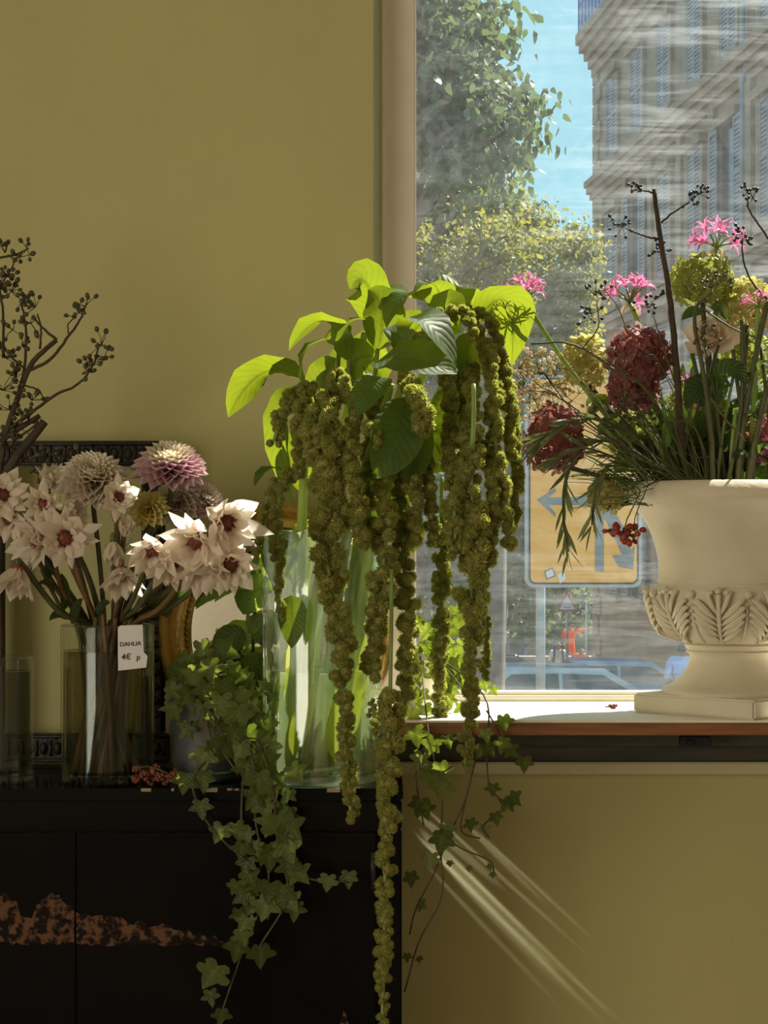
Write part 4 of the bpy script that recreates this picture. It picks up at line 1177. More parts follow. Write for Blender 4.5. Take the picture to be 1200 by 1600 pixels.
# ---- amaranth tassels: knobbly clusters threaded on a drooping stalk
bm_ = bmesh.new(); bmesh.ops.create_icosphere(bm_, subdivisions=2, radius=1.0)
ICO_V = np.array([v_.co[:] for v_ in bm_.verts]); ICO_F = np.array([[v_.index for v_ in f_.verts] for f_ in bm_.faces], dtype=np.int32); bm_.free()
rsn = np.random.default_rng(11)
KNOBS = []; FLAKES = []
for k in range(8):
    KNOBS.append(ICO_V * (.74 + rsn.uniform(-.10, .10, len(ICO_V)))[:, None])
    nf_ = 330                                             # tiny bracts standing off the cluster
    dd = rsn.normal(size=(nf_, 3)); dd /= np.linalg.norm(dd, axis=1)[:, None]
    tt = np.cross(dd, rsn.normal(size=(nf_, 3))); tt /= np.linalg.norm(tt, axis=1)[:, None]
    tip = dd + rsn.normal(size=(nf_, 3)) * .20; tip /= np.linalg.norm(tip, axis=1)[:, None]
    hh = rsn.uniform(.86, 1.10, nf_)[:, None]
    FLAKES.append(np.stack([dd * .66 - tt * .085, dd * .66 + tt * .085, tip * hh + tt * .05, tip * hh - tt * .03], 1).reshape(-1, 3))
NFL = 330


def tassel(parent, pts, radii, density=1.0, lateral=0.5, seed=0, name='tassel', gaps=()):
    """pts: (x,y,Y) pixels; radii in px along the path"""
    rs = np.random.default_rng(seed)
    path = spline(PX(pts), 10)
    L = np.cumsum([0] + [(path[i + 1] - path[i]).length for i in range(len(path) - 1)])
    Ym = float(np.mean([p[2] for p in pts])); k = Ym / F
    VS = []; FS = []; off = 0; VK = []
    s = 0.0
    tot = L[-1]
    while s < tot:
        t = s / tot
        r = float(np.interp(t, np.linspace(0, 1, len(radii)), radii)) * k * .92
        if any(g0 <= t <= g1 for g0, g1 in gaps):
            s += r * .5; continue
        i = int(np.searchsorted(L, s)); i = min(max(i, 1), len(path) - 1)
        q = (s - L[i - 1]) / max(1e-9, L[i] - L[i - 1])
        c = path[i - 1].lerp(path[i], q)
        cnt = 3 if r > 12 * k else 2
        for _ in range(cnt):
            kr = r * rs.uniform(.46, .66) * (1.12 if lateral < .4 else 1)
            dv = rs.normal(size=3); dv /= np.linalg.norm(dv)
            pos = np.array(c) + dv * (r - kr * .75) * (0.75 + lateral * rs.uniform(0, 1.0))
            A = np.linalg.qr(rs.normal(size=(3, 3)))[0]
            kk = rs.integers(0, 8)
            VS.append(KNOBS[kk] @ A * kr + pos); FS.append(ICO_F + off); off += len(ICO_V)
            VK.append(FLAKES[kk] @ A * kr + pos)
        s += r * .66 / density
    o = np_mesh(name, np.concatenate(VS), np.concatenate(FS), MAT['tassel_core'], parent, smooth=True)
    VKc = np.concatenate(VK); nq = len(VKc) // 4
    fz_ = np_mesh('floret_fuzz', VKc, (np.arange(nq, dtype=np.int32)[:, None] * 4 + np.array([[0, 1, 2, 3]])), MAT['tassel'], o, smooth=False)
    fz_['kind'] = 'stuff'
    mb = MB().tube(path, S(3.2, Ym), 6)
    st = mb.build('stalk', MAT['stem'], o)
    return o


AM = []
def amaranth(label, base, head, knee=None):
    """a stem standing in the big vase: base/head (x,y,Y) px"""
    b = P(*base)
    t = thing('amaranth_stem', b, label, 'flower stem', 'amaranth stems in the large glass vase')
    pts = PX([base, knee or ((base[0] * .4 + head[0] * .6), (base[1] * .45 + head[1] * .55), base[2] * .6 + head[2] * .4), head])
    sp1 = spline(pts, 8)
    n = len(sp1)
    MB().tube(sp1, [S(11, 3.24) * (1 - .55 * i / n) for i in range(n)], 10).build('stem', MAT['wet_stem'], t)
    AM.append(t)
    return t
bz = 1196
A1 = amaranth('amaranth stem whose pale leaf reaches furthest left over the vase', (455, bz, 3.22), (480, 600, 3.18), (470, 860, 3.22))
A2 = amaranth('amaranth stem with upright translucent leaves at the top left of the bunch', (470, bz, 3.26), (570, 520, 3.26), (500, 860, 3.26))
A3 = amaranth('amaranth stem with dark broad leaves and the longest trailing tassel, front centre', (500, bz, 3.19), (612, 600, 3.10), (540, 850, 3.20))
A4 = amaranth('amaranth stem carrying the short fat tassels at the middle of the bunch', (520, bz, 3.24), (640, 560, 3.22), (560, 850, 3.24))
A5 = amaranth('amaranth stem with dark curled top leaves rising highest beside the window frame', (535, bz, 3.27), (695, 495, 3.28), (575, 840, 3.26))
A6 = amaranth('amaranth stem whose bright curled leaf bends right across the pane', (550, bz, 3.23), (745, 500, 3.24), (585, 840, 3.24))
# extra stem pieces and pale sheath leaves standing in the water
for (x0, x1, yy, Yq, r) in ((425, 452, 1000, 3.20, 7), (440, 480, 960, 3.27, 10), (492, 500, 900, 3.17, 13), (560, 540, 940, 3.28, 9)):
    pass
leaf_px(A3, (458, 1180, 3.175), (470, 1120, 3.17), (492, 1066, 3.17), 34, (0, -1, .1), MAT['cut_leaf'], 'sheath_leaf')
leaf_px(A4, (525, 1190, 3.18), (512, 1130, 3.18), (535, 1060, 3.18), 26, (0, -1, .1), MAT['cut_leaf'], 'sheath_leaf')
leaf_px(A1, (428, 1120, 3.19), (440, 1080, 3.19), (452, 1000, 3.19), 20, (0, -1, .1), MAT['cut_leaf'], 'sheath_leaf')
leaf_px(A5, (550, 1150, 3.2), (562, 1080, 3.2), (572, 990, 3.2), 24, (0, -1, .1), MAT['cut_leaf'], 'sheath_leaf')

# leaves (base, bend, tip) in photo pixels with depth
LV = [
    (A1, (470, 592, 3.17), (405, 545, 3.13), (357, 652, 3.17), 62, (.2, .35, 1)),
    (A1, (480, 602, 3.12), (455, 540, 3.10), (512, 530, 3.11), 46, (-.6, -.2, .8)),
    (A1, (462, 605, 3.21), (412, 640, 3.21), (458, 786, 3.23), 54, (-.7, -.6, .4)),
    (A1, (500, 640, 3.24), (462, 700, 3.24), (470, 770, 3.25), 46, (-.3, -.8, .3)),
    (A1, (455, 930, 3.12), (458, 960, 3.11), (456, 1013, 3.11), 36, (0, -1, .2)),
    (A1, (440, 735, 3.18), (412, 722, 3.16), (398, 760, 3.15), 26, (-.3, -.3, .9)),
    (A2, (532, 545, 3.20), (515, 455, 3.17), (452, 548, 3.24), 56, (-.2, .1, 1)),
    (A2, (598, 525, 3.28), (575, 400, 3.24), (547, 452, 3.26), 62, (-.5, -.8, .1)),
    (A2, (590, 548, 3.22), (610, 470, 3.20), (575, 452, 3.20), 56, (.3, -.9, .2)),
    (A2, (545, 565, 3.18), (528, 490, 3.15), (572, 500, 3.16), 40, (-.2, -.2, 1)),
    (A2, (560, 640, 3.26), (530, 540, 3.24), (590, 560, 3.24), 66, (-.2, -.9, .3)),
    (A2, (520, 660, 3.24), (490, 580, 3.22), (525, 560, 3.22), 50, (-.4, -.8, .3)),
    (A2, (600, 600, 3.30), (560, 545, 3.30), (605, 520, 3.28), 60, (0, -1, .3)),
    (A2, (505, 640, 3.25), (470, 640, 3.22), (475, 720, 3.20), 44, (-.5, -.6, .4)),
    (A4, (660, 470, 3.22), (632, 430, 3.18), (604, 512, 3.17), 62, (-.3, -.3, 1)),
    (A4, (650, 580, 3.26), (630, 500, 3.26), (675, 505, 3.24), 58, (0, -1, .2)),
    (A4, (600, 470, 3.30), (605, 440, 3.30), (640, 460, 3.28), 30, (0, -.4, 1)),
    (A3, (628, 560, 3.10), (645, 430, 3.06), (712, 575, 3.05), 78, (.3, -.5, 1)),
    (A3, (588, 566, 3.08), (628, 548, 3.02), (714, 584, 3.02), 78, (.1, -.75, .8)),
    (A3, (600, 590, 3.09), (580, 600, 3.06), (560, 650, 3.06), 50, (-.3, -.7, .6)),
    (A3, (635, 620, 3.10), (625, 690, 3.05), (586, 748, 3.05), 66, (.2, -.9, .3)),
    (A3, (650, 640, 3.12), (645, 700, 3.09), (640, 760, 3.09), 50, (.3, -.9, .3)),
    (A5, (692, 500, 3.26), (690, 415, 3.22), (646, 458, 3.20), 44, (-.2, -.3, 1)),
    (A5, (700, 498, 3.27), (720, 395, 3.25), (740, 498, 3.32), 56, (.3, -.3, 1)),
    (A5, (690, 520, 3.22), (700, 440, 3.2), (715, 510, 3.18), 44, (0, -.9, .3)),
    (A5, (700, 600, 3.24), (710, 660, 3.22), (690, 715, 3.2), 50, (0, -1, .2)),
    (A5, (660, 540, 3.30), (690, 500, 3.30), (720, 520, 3.28), 60, (0, -1, .3)),
    (A6, (742, 505, 3.24), (812, 405, 3.22), (800, 570, 3.31), 70, (.25, .3, .9)),
    (A6, (735, 520, 3.22), (725, 560, 3.20), (735, 600, 3.18), 40, (.3, -.9, .3)),
    (A6, (720, 690, 3.24), (690, 700, 3.22), (680, 740, 3.2), 46, (0, -1, .2)),
    (A4, (625, 800, 3.2), (650, 820, 3.18), (645, 864, 3.17), 34, (.2, -.9, .4)),
    (A4, (600, 720, 3.24), (620, 760, 3.22), (600, 820, 3.2), 60, (0, -1, .2)),
    (A1, (450, 830, 3.24), (430, 860, 3.22), (435, 915, 3.2), 46, (0, -1, .3)),
    (A2, (460, 820, 3.28), (500, 850, 3.28), (470, 940, 3.26), 60, (0, -1, .3)),
    (A5, (560, 830, 3.28), (590, 880, 3.3), (585, 960, 3.28), 50, (0, -1, .3)),
]
for (par, a, b, c, w, nr) in LV:
    leaf_px(par, a, b, c, w * 1.4, nr, fold=.22)
    if a[1] < 620:
        pass
# leaf stalks
for par, pts in ((A2, [(530, 545, 3.20), (528, 580, 3.21), (530, 640, 3.22)]), (A2, [(545, 560, 3.18), (545, 600, 3.19), (548, 650, 3.2)]), (A2, [(590, 545, 3.22), (585, 590, 3.22), (570, 640, 3.23)]),
                 (A5, [(692, 498, 3.26), (695, 540, 3.26), (690, 600, 3.26)]), (A5, [(702, 496, 3.27), (702, 540, 3.26), (700, 600, 3.26)]), (A6, [(742, 503, 3.24), (728, 530, 3.25), (715, 570, 3.25)]),
                 (A3, [(740, 600, 3.06), (740, 650, 3.05), (738, 700, 3.05)]), (A1, [(470, 590, 3.17), (490, 610, 3.18), (500, 650, 3.19)])):
    MB().tube(spline(PX(pts), 4), S(3.6, 3.2), 6).build('leaf_stalk', MAT['stem'], par)

TS = [
    (A1, [(455, 735, 3.17), (430, 755, 3.14), (412, 800, 3.12), (402, 868, 3.12)], [10, 12, 11, 9], .4),
    (A1, [(470, 735, 3.16), (440, 760, 3.13), (430, 810, 3.12), (428, 872, 3.12)], [11, 14, 14, 12], .4),
    (A1, [(445, 845, 3.12), (438, 880, 3.11), (437, 930, 3.11), (441, 968, 3.11)], [7, 10, 11, 10], .3),
    (A1, [(478, 600, 3.17), (452, 622, 3.14), (438, 655, 3.13), (428, 690, 3.13)], [12, 16, 16, 14], .6),
    (A1, [(485, 605, 3.17), (465, 640, 3.12), (466, 690, 3.11), (470, 745, 3.11)], [14, 15, 15, 12], .7),
    (A2, [(535, 595, 3.14), (500, 660, 3.09), (520, 760, 3.07), (512, 850, 3.06), (515, 900, 3.05), (530, 980, 3.04), (535, 1060, 3.04), (541, 1170, 3.04), (549, 1278, 3.04)], [16, 27, 34, 32, 30, 22, 18, 17, 14], .85),
    (A2, [(550, 660, 3.1), (530, 685, 3.07), (505, 695, 3.05), (484, 706, 3.05)], [12, 13, 14, 15], .5),
    (A2, [(545, 592, 3.13), (525, 585, 3.11), (514, 596, 3.10), (518, 604, 3.10)], [10, 13, 13, 10], .4),
    (A2, [(560, 640, 3.12), (542, 605, 3.09), (538, 592, 3.08), (540, 600, 3.07)], [10, 12, 14, 12], .4),
    (A2, [(560, 640, 3.11), (548, 690, 3.07), (560, 760, 3.05), (566, 846, 3.05)], [16, 20, 21, 19], .45),
    (A4, [(570, 660, 3.09), (582, 675, 3.06), (586, 690, 3.05), (586, 695, 3.05)], [10, 15, 16, 12], .4),
    (A4, [(600, 700, 3.12), (600, 790, 3.08), (602, 850, 3.07), (595, 930, 3.07), (588, 1000, 3.07), (579, 1056, 3.07)], [16, 20, 22, 26, 24, 18], .8),
    (A4, [(622, 720, 3.14), (628, 840, 3.12), (634, 920, 3.11), (638, 990, 3.11), (634, 1056, 3.11)], [14, 16, 17, 22, 20], .8),
    (A4, [(632, 1040, 3.15), (634, 1080, 3.15), (622, 1110, 3.15)], [12, 16, 13], .7),
    (A4, [(630, 590, 3.14), (648, 612, 3.08), (660, 640, 3.06), (662, 672, 3.06)], [14, 19, 21, 19], .35),
    (A4, [(640, 680, 3.14), (645, 740, 3.11), (648, 800, 3.10), (650, 852, 3.10)], [14, 18, 19, 16], .5),
    (A4, [(660, 690, 3.15), (668, 750, 3.13), (674, 810, 3.12), (682, 855, 3.12)], [14, 17, 17, 13], .5),
    (A3, [(612, 890, 3.03), (611, 1000, 2.98), (609, 1110, 2.95), (606, 1180, 2.94), (607, 1250, 2.93), (605, 1310, 2.93), (602, 1360, 2.92), (601, 1420, 2.92), (600, 1500, 2.91), (598, 1560, 2.91), (598, 1640, 2.90)], [4, 4, 12, 26, 25, 20, 19, 17, 17, 12, 10], .55),
    (A4, [(582, 1100, 3.05), (586, 1125, 3.03), (592, 1150, 3.02)], [8, 11, 10], .7),
    (A5, [(690, 745, 3.26), (690, 830, 3.26), (691, 900, 3.26), (690, 960, 3.26), (689, 1060, 3.26), (686, 1164, 3.26)], [5, 16, 18, 18, 16, 13], .5),
    (A5, [(680, 560, 3.2), (700, 600, 3.15), (706, 700, 3.13), (704, 780, 3.12), (698, 850, 3.12)], [14, 17, 18, 17, 14], .45),
    (A5, [(640, 525, 3.20), (662, 530, 3.17), (690, 548, 3.15), (706, 590, 3.14)], [11, 13, 14, 13], .45),
    (A5, [(672, 505, 3.22), (700, 488, 3.18), (730, 495, 3.16), (742, 525, 3.15)], [12, 16, 17, 14], .4),
    (A6, [(735, 570, 3.2), (735, 640, 3.13), (737, 740, 3.11), (738, 830, 3.10), (736, 900, 3.10), (738, 980, 3.10), (734, 1080, 3.10), (727, 1198, 3.10)], [17, 20, 22, 28, 30, 19, 17, 14], .65),
    (A6, [(740, 690, 3.13), (712, 780, 3.10), (712, 830, 3.09), (706, 872, 3.09)], [12, 17, 18, 14], .7),
    (A6, [(758, 950, 3.16), (760, 990, 3.16), (757, 1062, 3.16)], [9, 11, 10], .4),
    (A6, [(738, 500, 3.22), (765, 560, 3.17), (772, 640, 3.15), (776, 720, 3.14), (788, 800, 3.13), (796, 858, 3.13)], [12, 18, 20, 19, 18, 14], .45),
    (A6, [(730, 480, 3.24), (765, 500, 3.21), (785, 570, 3.19), (797, 650, 3.18), (800, 716, 3.18)], [10, 13, 15, 17, 13], .35),
    (A6, [(775, 540, 3.24), (795, 600, 3.22), (804, 700, 3.21), (808, 770, 3.21), (803, 834, 3.21)], [10, 13, 14, 14, 10], .35),
    (A6, [(755, 690, 3.16), (768, 760, 3.13), (768, 820, 3.12), (758, 905, 3.12)], [13, 18, 20, 18], .6),
    (A5, [(720, 560, 3.24), (724, 700, 3.2), (722, 800, 3.18)], [14, 18, 16], .5),
    (A4, [(590, 620, 3.2), (575, 740, 3.16), (580, 840, 3.14)], [14, 20, 16], .6),
]
for i, (par, pts, rd, lat) in enumerate(TS):
    g = ()
    if pts[0][:2] == (612, 890): g = ((0, .28), (.555, .575), (.635, .655), (.872, .89))
    if pts[0][:2] == (690, 745): g = ((0, .17),)
    tassel(par, pts, rd, density=1.0, lateral=lat, seed=20 + i, gaps=g)

# ---- ivy
def ivy_mesh(name, m, seed):
    r = random.Random(seed)
    # five-lobed outline, stalk at origin, tip along +Y, upper face +Z
    out = [(0.0, 0.04), (.16, -.10), (.34, -.10), (.44, .04), (.36, .18), (.56, .26), (.66, .42), (.46, .50), (.27, .52), (.20, .72), (0.0, 1.0)]
    out = [(x * r.uniform(.9, 1.1), y) for x, y in out]
    full = out + [(-x * r.uniform(.9, 1.1), y) for x, y in reversed(out[1:-1])]
    mb = MB(); n = len(full)
    def z(x, y): return .22 * abs(x) - .25 * max(0, y - .4) ** 2 - .16 * x * x + .05 * math.sin(8 * y + 5 * x)
    v = [(0, y, z(0, y)) for y in (.10, .32, .55)]
    v += [(x * .55, .32 + (y - .32) * .55, z(x * .55, .32 + (y - .32) * .55)) for x, y in full] + [(x, y, z(x, y)) for x, y in full]
    uv = [(.5 + p[0] * .6, p[1]) for p in v]
    f = []
    for i in range(n):
        j_ = (i + 1) % n
        f.append((3 + n + i, 3 + n + j_, 3 + j_, 3 + i))
        yy = full[i][1]
        f.append((3 + i, 3 + j_, 1))
    mb.add(v, f, 0, uv)
    # short stalk joins the blade
    return mb.mesh(name, m)
IVY = [ivy_mesh('ivy_leaf_blade', MAT['ivy'], s) for s in range(4)] + [ivy_mesh('ivy_leaf_blade', MAT['ivy_pale'], s) for s in range(4, 7)]
ri = random.Random(21)


def ivy_leaf(parent, px, py, Y, size_px, ang=None, pale=.3, face=None):
    """ang: image angle of the tip (0 = down)"""
    if ang is None: ang = ri.uniform(-70, 70)
    a = math.radians(ang)
    tip = Vector((math.sin(a), ri.uniform(-.35, .1), -math.cos(a))).normalized()
    nr = Vector(face) if face else Vector((ri.uniform(-.5, .5), -1, ri.uniform(-.1, .7)))
    nr = (nr - tip * nr.dot(tip)).normalized()
    xx = tip.cross(nr)
    s = S(size_px, Y)
    M0 = Matrix(((xx.x, tip.x, nr.x, 0), (xx.y, tip.y, nr.y, 0), (xx.z, tip.z, nr.z, 0), (0, 0, 0, 1)))
    pos = P(px, py, Y) - tip * s * .45
    me = IVY[4 + ri.randrange(3)] if ri.random() < pale else IVY[ri.randrange(4)]
    return inst('leaf', me, parent, Matrix.Translation(pos) @ M0 @ Matrix.Scale(s, 4))


def vine(parent, pts, r_px=1.7, m=None):
    return MB().tube(spline(PX(pts), 6), S(r_px, pts[0][2]), 5).build('vine', m or MAT['vine'], parent)


iv1 = thing('ivy_plant', bc + Vector((0, 0, zt - .014)), 'trailing ivy spilling from the zinc bucket down the black cabinet front', 'plant', 'ivy plants')
for (x, y, s, a, Yq) in ((285, 1035, 30, -80, 3.2), (315, 1022, 36, -60, 3.19), (355, 1020, 40, 60, 3.19), (300, 1060, 34, -30, 3.17), (330, 1050, 36, 10, 3.16), (360, 1048, 30, 30, 3.17), (380, 1060, 30, 70, 3.18), (270, 1065, 26, -60, 3.19),
                         (290, 1090, 30, -20, 3.16), (320, 1085, 34, 0, 3.155), (350, 1080, 38, 20, 3.15), (345, 1105, 40, 10, 3.14), (375, 1095, 36, 40, 3.15), (395, 1085, 26, 80, 3.17), (310, 1110, 26, -30, 3.15), (395, 1110, 30, 50, 3.15),
                         (330, 1130, 26, -10, 3.14), (375, 1125, 40, 10, 3.13), (405, 1130, 28, 50, 3.14), (425, 1130, 22, 80, 3.14), (365, 1150, 34, -10, 3.12), (390, 1155, 38, 20, 3.12), (415, 1155, 30, 50, 3.12), (345, 1175, 40, -20, 3.11),
                         (375, 1180, 42, 10, 3.11), (400, 1185, 36, 20, 3.11), (430, 1165, 24, 80, 3.12), (420, 1195, 36, 30, 3.10), (385, 1205, 36, -10, 3.10), (340, 1050, 40, 90, 3.22), (300, 1045, 34, -90, 3.23), (360, 1065, 40, 0, 3.20), (280, 1050, 30, 0, 3.18),
                         (318, 1188, 38, -25, 3.10), (335, 1168, 26, 20, 3.10), (288, 1225, 32, -15, 3.085), (318, 1222, 32, 10, 3.085), (315, 1265, 30, 0, 3.08), (342, 1303, 30, -10, 3.08), (377, 1330, 28, -15, 3.08),
                         (405, 1225, 40, 10, 3.08), (425, 1235, 36, 30, 3.08), (395, 1250, 36, -20, 3.08), (415, 1265, 34, 0, 3.08), (440, 1295, 48, 15, 3.07), (456, 1300, 44, 30, 3.07), (420, 1290, 36, -30, 3.08), (450, 1330, 40, 20, 3.07), (422, 1345, 34, -10, 3.075),
                         (452, 1360, 34, 10, 3.07), (470, 1368, 34, 60, 3.07), (512, 1380, 27, -10, 3.07), (545, 1375, 27, 0, 3.07), (420, 1395, 34, -20, 3.07), (440, 1400, 40, 0, 3.07), (415, 1420, 38, -10, 3.07), (455, 1410, 34, 30, 3.07), (460, 1425, 30, 10, 3.07),
                         (380, 1445, 26, -20, 3.07), (393, 1440, 16, 20, 3.07), (380, 1465, 28, 10, 3.07), (370, 1485, 36, -10, 3.07), (407, 1495, 36, 10, 3.07), (330, 1525, 46, -30, 3.06), (330, 1560, 26, 20, 3.06), (345, 1590, 26, -20, 3.06)):
    ivy_leaf(iv1, x, y, Yq, s * 1.05, a + ri.uniform(-15, 15), pale=.45)
for q in range(46):
    x = ri.gauss(335, 40); y = 1040 + abs(ri.gauss(0, 45)) + max(0, x - 330) * .35
    if 262 < x < 425: ivy_leaf(iv1, x, y, 3.19 - (y - 1040) / 180 * .07, ri.uniform(20, 32), ri.uniform(-80, 80), pale=.3)
for q in range(26):
    y = ri.uniform(1200, 1440); x = 415 + 25 * math.sin(y / 60) + ri.gauss(0, 16)
    ivy_leaf(iv1, x, y, 3.085, ri.uniform(20, 34), ri.uniform(-60, 60), pale=.55)
vine(iv1, [(340, 1050, 3.2), (370, 1120, 3.15), (395, 1190, 3.09), (400, 1290, 3.085), (420, 1380, 3.08), (385, 1470, 3.08), (340, 1600, 3.07)])
vine(iv1, [(360, 1080, 3.18), (400, 1150, 3.12), (425, 1230, 3.08), (435, 1330, 3.075), (450, 1400, 3.07), (405, 1480, 3.07)])
vine(iv1, [(310, 1080, 3.17), (330, 1170, 3.11), (300, 1215, 3.09), (315, 1270, 3.085), (345, 1310, 3.08), (385, 1345, 3.08)])
vine(iv1, [(440, 1340, 3.075), (480, 1372, 3.075), (545, 1378, 3.07)])
vine(iv1, [(330, 1120, 3.14), (350, 1150, 3.12), (365, 1165, 3.12)]); vine(iv1, [(345, 1120, 3.14), (335, 1150, 3.12), (372, 1210, 3.1)])
vine(iv1, [(380, 1200, 3.1), (378, 1300, 3.09), (402, 1400, 3.085)])

iv2 = thing('ivy_plant', qc + Vector((0, 0, .09)), 'sparse trailing ivy hanging from the sill over the wall below', 'plant', 'ivy plants')
for (x, y, s, a, Yq) in ((650, 1152, 34, 20, 3.17), (672, 1168, 34, -20, 3.17), (690, 1205, 30, 0, 3.16), (700, 1160, 24, 30, 3.17), (655, 1190, 30, -20, 3.17), (670, 1215, 32, 10, 3.17), (690, 1235, 36, -10, 3.16), (655, 1262, 34, -20, 3.16),
                         (665, 1268, 30, 20, 3.16), (690, 1318, 38, 0, 3.16), (672, 1345, 28, -10, 3.16), (700, 1300, 28, 20, 3.16), (735, 1290, 22, 10, 3.16), (642, 1375, 26, 0, 3.16), (760, 1150, 22, 0, 3.17), (765, 1172, 26, 30, 3.17), (788, 1130, 26, 20, 3.18),
                         (785, 1165, 26, -10, 3.17), (800, 1175, 24, 40, 3.17), (819, 1195, 27, 10, 3.17), (750, 1175, 22, -20, 3.17), (770, 1235, 22, 0, 3.19), (805, 1250, 26, 40, 3.19), (790, 1260, 24, -30, 3.19), (775, 1280, 22, 20, 3.19), (760, 1300, 22, 0, 3.19),
                         (640, 1035, 26, -30, 3.36), (655, 1060, 30, 10, 3.34), (700, 970, 30, 40, 3.40), (715, 985, 30, 50, 3.38), (715, 1040, 30, 10, 3.36), (705, 1065, 30, -20, 3.36), (720, 1070, 26, 30, 3.36), (655, 1090, 30, -10, 3.33), (665, 1115, 30, 20, 3.30),
                         (702, 1098, 24, 20, 3.30), (640, 1085, 30, -40, 3.32), (685, 1000, 30, 0, 3.40), (665, 990, 28, -30, 3.40), (725, 1010, 26, 60, 3.38), (757, 1072, 20, 10, 3.36), (772, 1080, 16, 20, 3.36), (640, 1120, 30, -30, 3.22), (655, 1500, 12, 0, 3.2), (660, 1415, 18, 60, 3.17), (636, 1497, 15, 0, 3.17)):
    ivy_leaf(iv2, x, y, Yq, s, a + ri.uniform(-12, 12), pale=.3)
for q in range(22):
    x = ri.gauss(690, 28); y = ri.uniform(960, 1110)
    if 630 < x < 740: ivy_leaf(iv2, x, y, 3.44 - (y - 960) / 150 * .12, ri.uniform(20, 32), ri.uniform(-80, 80), pale=.4)
for pts in ([(655, 1010, 3.43), (665, 1105, 3.24), (672, 1160, 3.18), (690, 1240, 3.17), (688, 1320, 3.17), (690, 1400, 3.17), (655, 1470, 3.17), (632, 1550, 3.17)],
            [(665, 1010, 3.43), (730, 1090, 3.25), (738, 1180, 3.18), (730, 1240, 3.17), (700, 1310, 3.17), (680, 1360, 3.17), (650, 1420, 3.17), (640, 1460, 3.17)],
            [(660, 1010, 3.43), (755, 1085, 3.22), (760, 1170, 3.18), (765, 1230, 3.18), (790, 1260, 3.19), (755, 1290, 3.19), (765, 1310, 3.19)],
            [(745, 1180, 3.18), (725, 1260, 3.17), (722, 1300, 3.17), (750, 1310, 3.18)], [(665, 1160, 3.18), (650, 1210, 3.17), (662, 1290, 3.17)],
            [(690, 1300, 3.17), (720, 1325, 3.18), (765, 1345, 3.19), (772, 1368, 3.19)], [(760, 1110, 3.2), (785, 1150, 3.18), (818, 1188, 3.17)]):
    vine(iv2, pts, 1.3)
for (x, y) in ((703, 1350), (733, 1358), (766, 1355), (770, 1368)):
    o = ivy_leaf(iv2, x, y, 3.185, 11, 0); 

# ---- leafy sprig standing behind the big vase
spg = thing('leafy_branch', P(385, 1215, 3.32), 'bright green toothed leaves between the oval mirror and the large vase', 'branch')
MB().tube(spline(PX([(392, 1210, 3.32), (385, 1080, 3.32), (388, 950, 3.31), (400, 890, 3.30)]), 6), S(3, 3.3), 6).build('stem', MAT['stem'], spg)
for a, b, c, w, nr in (((395, 925, 3.30), (355, 900, 3.26), (306, 952, 3.22), 42, (0, -.4, 1)), ((396, 915, 3.30), (410, 870, 3.28), (440, 850, 3.27), 44, (0, -1, .2)), ((395, 900, 3.30), (390, 880, 3.29), (425, 870, 3.27), 50, (0, -.8, .6)),
                       ((380, 960, 3.30), (395, 905, 3.27), (425, 925, 3.25), 60, (0, -.9, .4)), ((385, 1000, 3.31), (350, 985, 3.3), (340, 1030, 3.29), 50, (0, -1, .3)), ((388, 990, 3.31), (410, 960, 3.3), (420, 1020, 3.29), 50, (0, -1, .3)), ((386, 1050, 3.31), (400, 1020, 3.3), (408, 1070, 3.29), 44, (0, -1, .3))):
    leaf_px(spg, a, b, c, w, nr, MAT['sprig_leaf'], fold=.15, ripple=.06, n=16)

# ---- flowers of the middle vase
def bract_mesh(name, m, w=.42, curve=.35):
    mb = leaf_mesh(MB(), (0, 0, 0), (0, -.10, .55), (0, curve, 1.0), w, (0, -1, .0), fold=-.5, n=6, m=1, prof='lance', ripple=0)
    return mb.mesh(name, m)
# bract points along +Z leaning to +Y (outward) at the tip
BR = [bract_mesh('bract_blade', MAT['bract'], .46, .30), bract_mesh('bract_blade', MAT['bract'], .40, .48), bract_mesh('bract_blade', MAT['bract'], .52, .12)]
rp = random.Random(31)


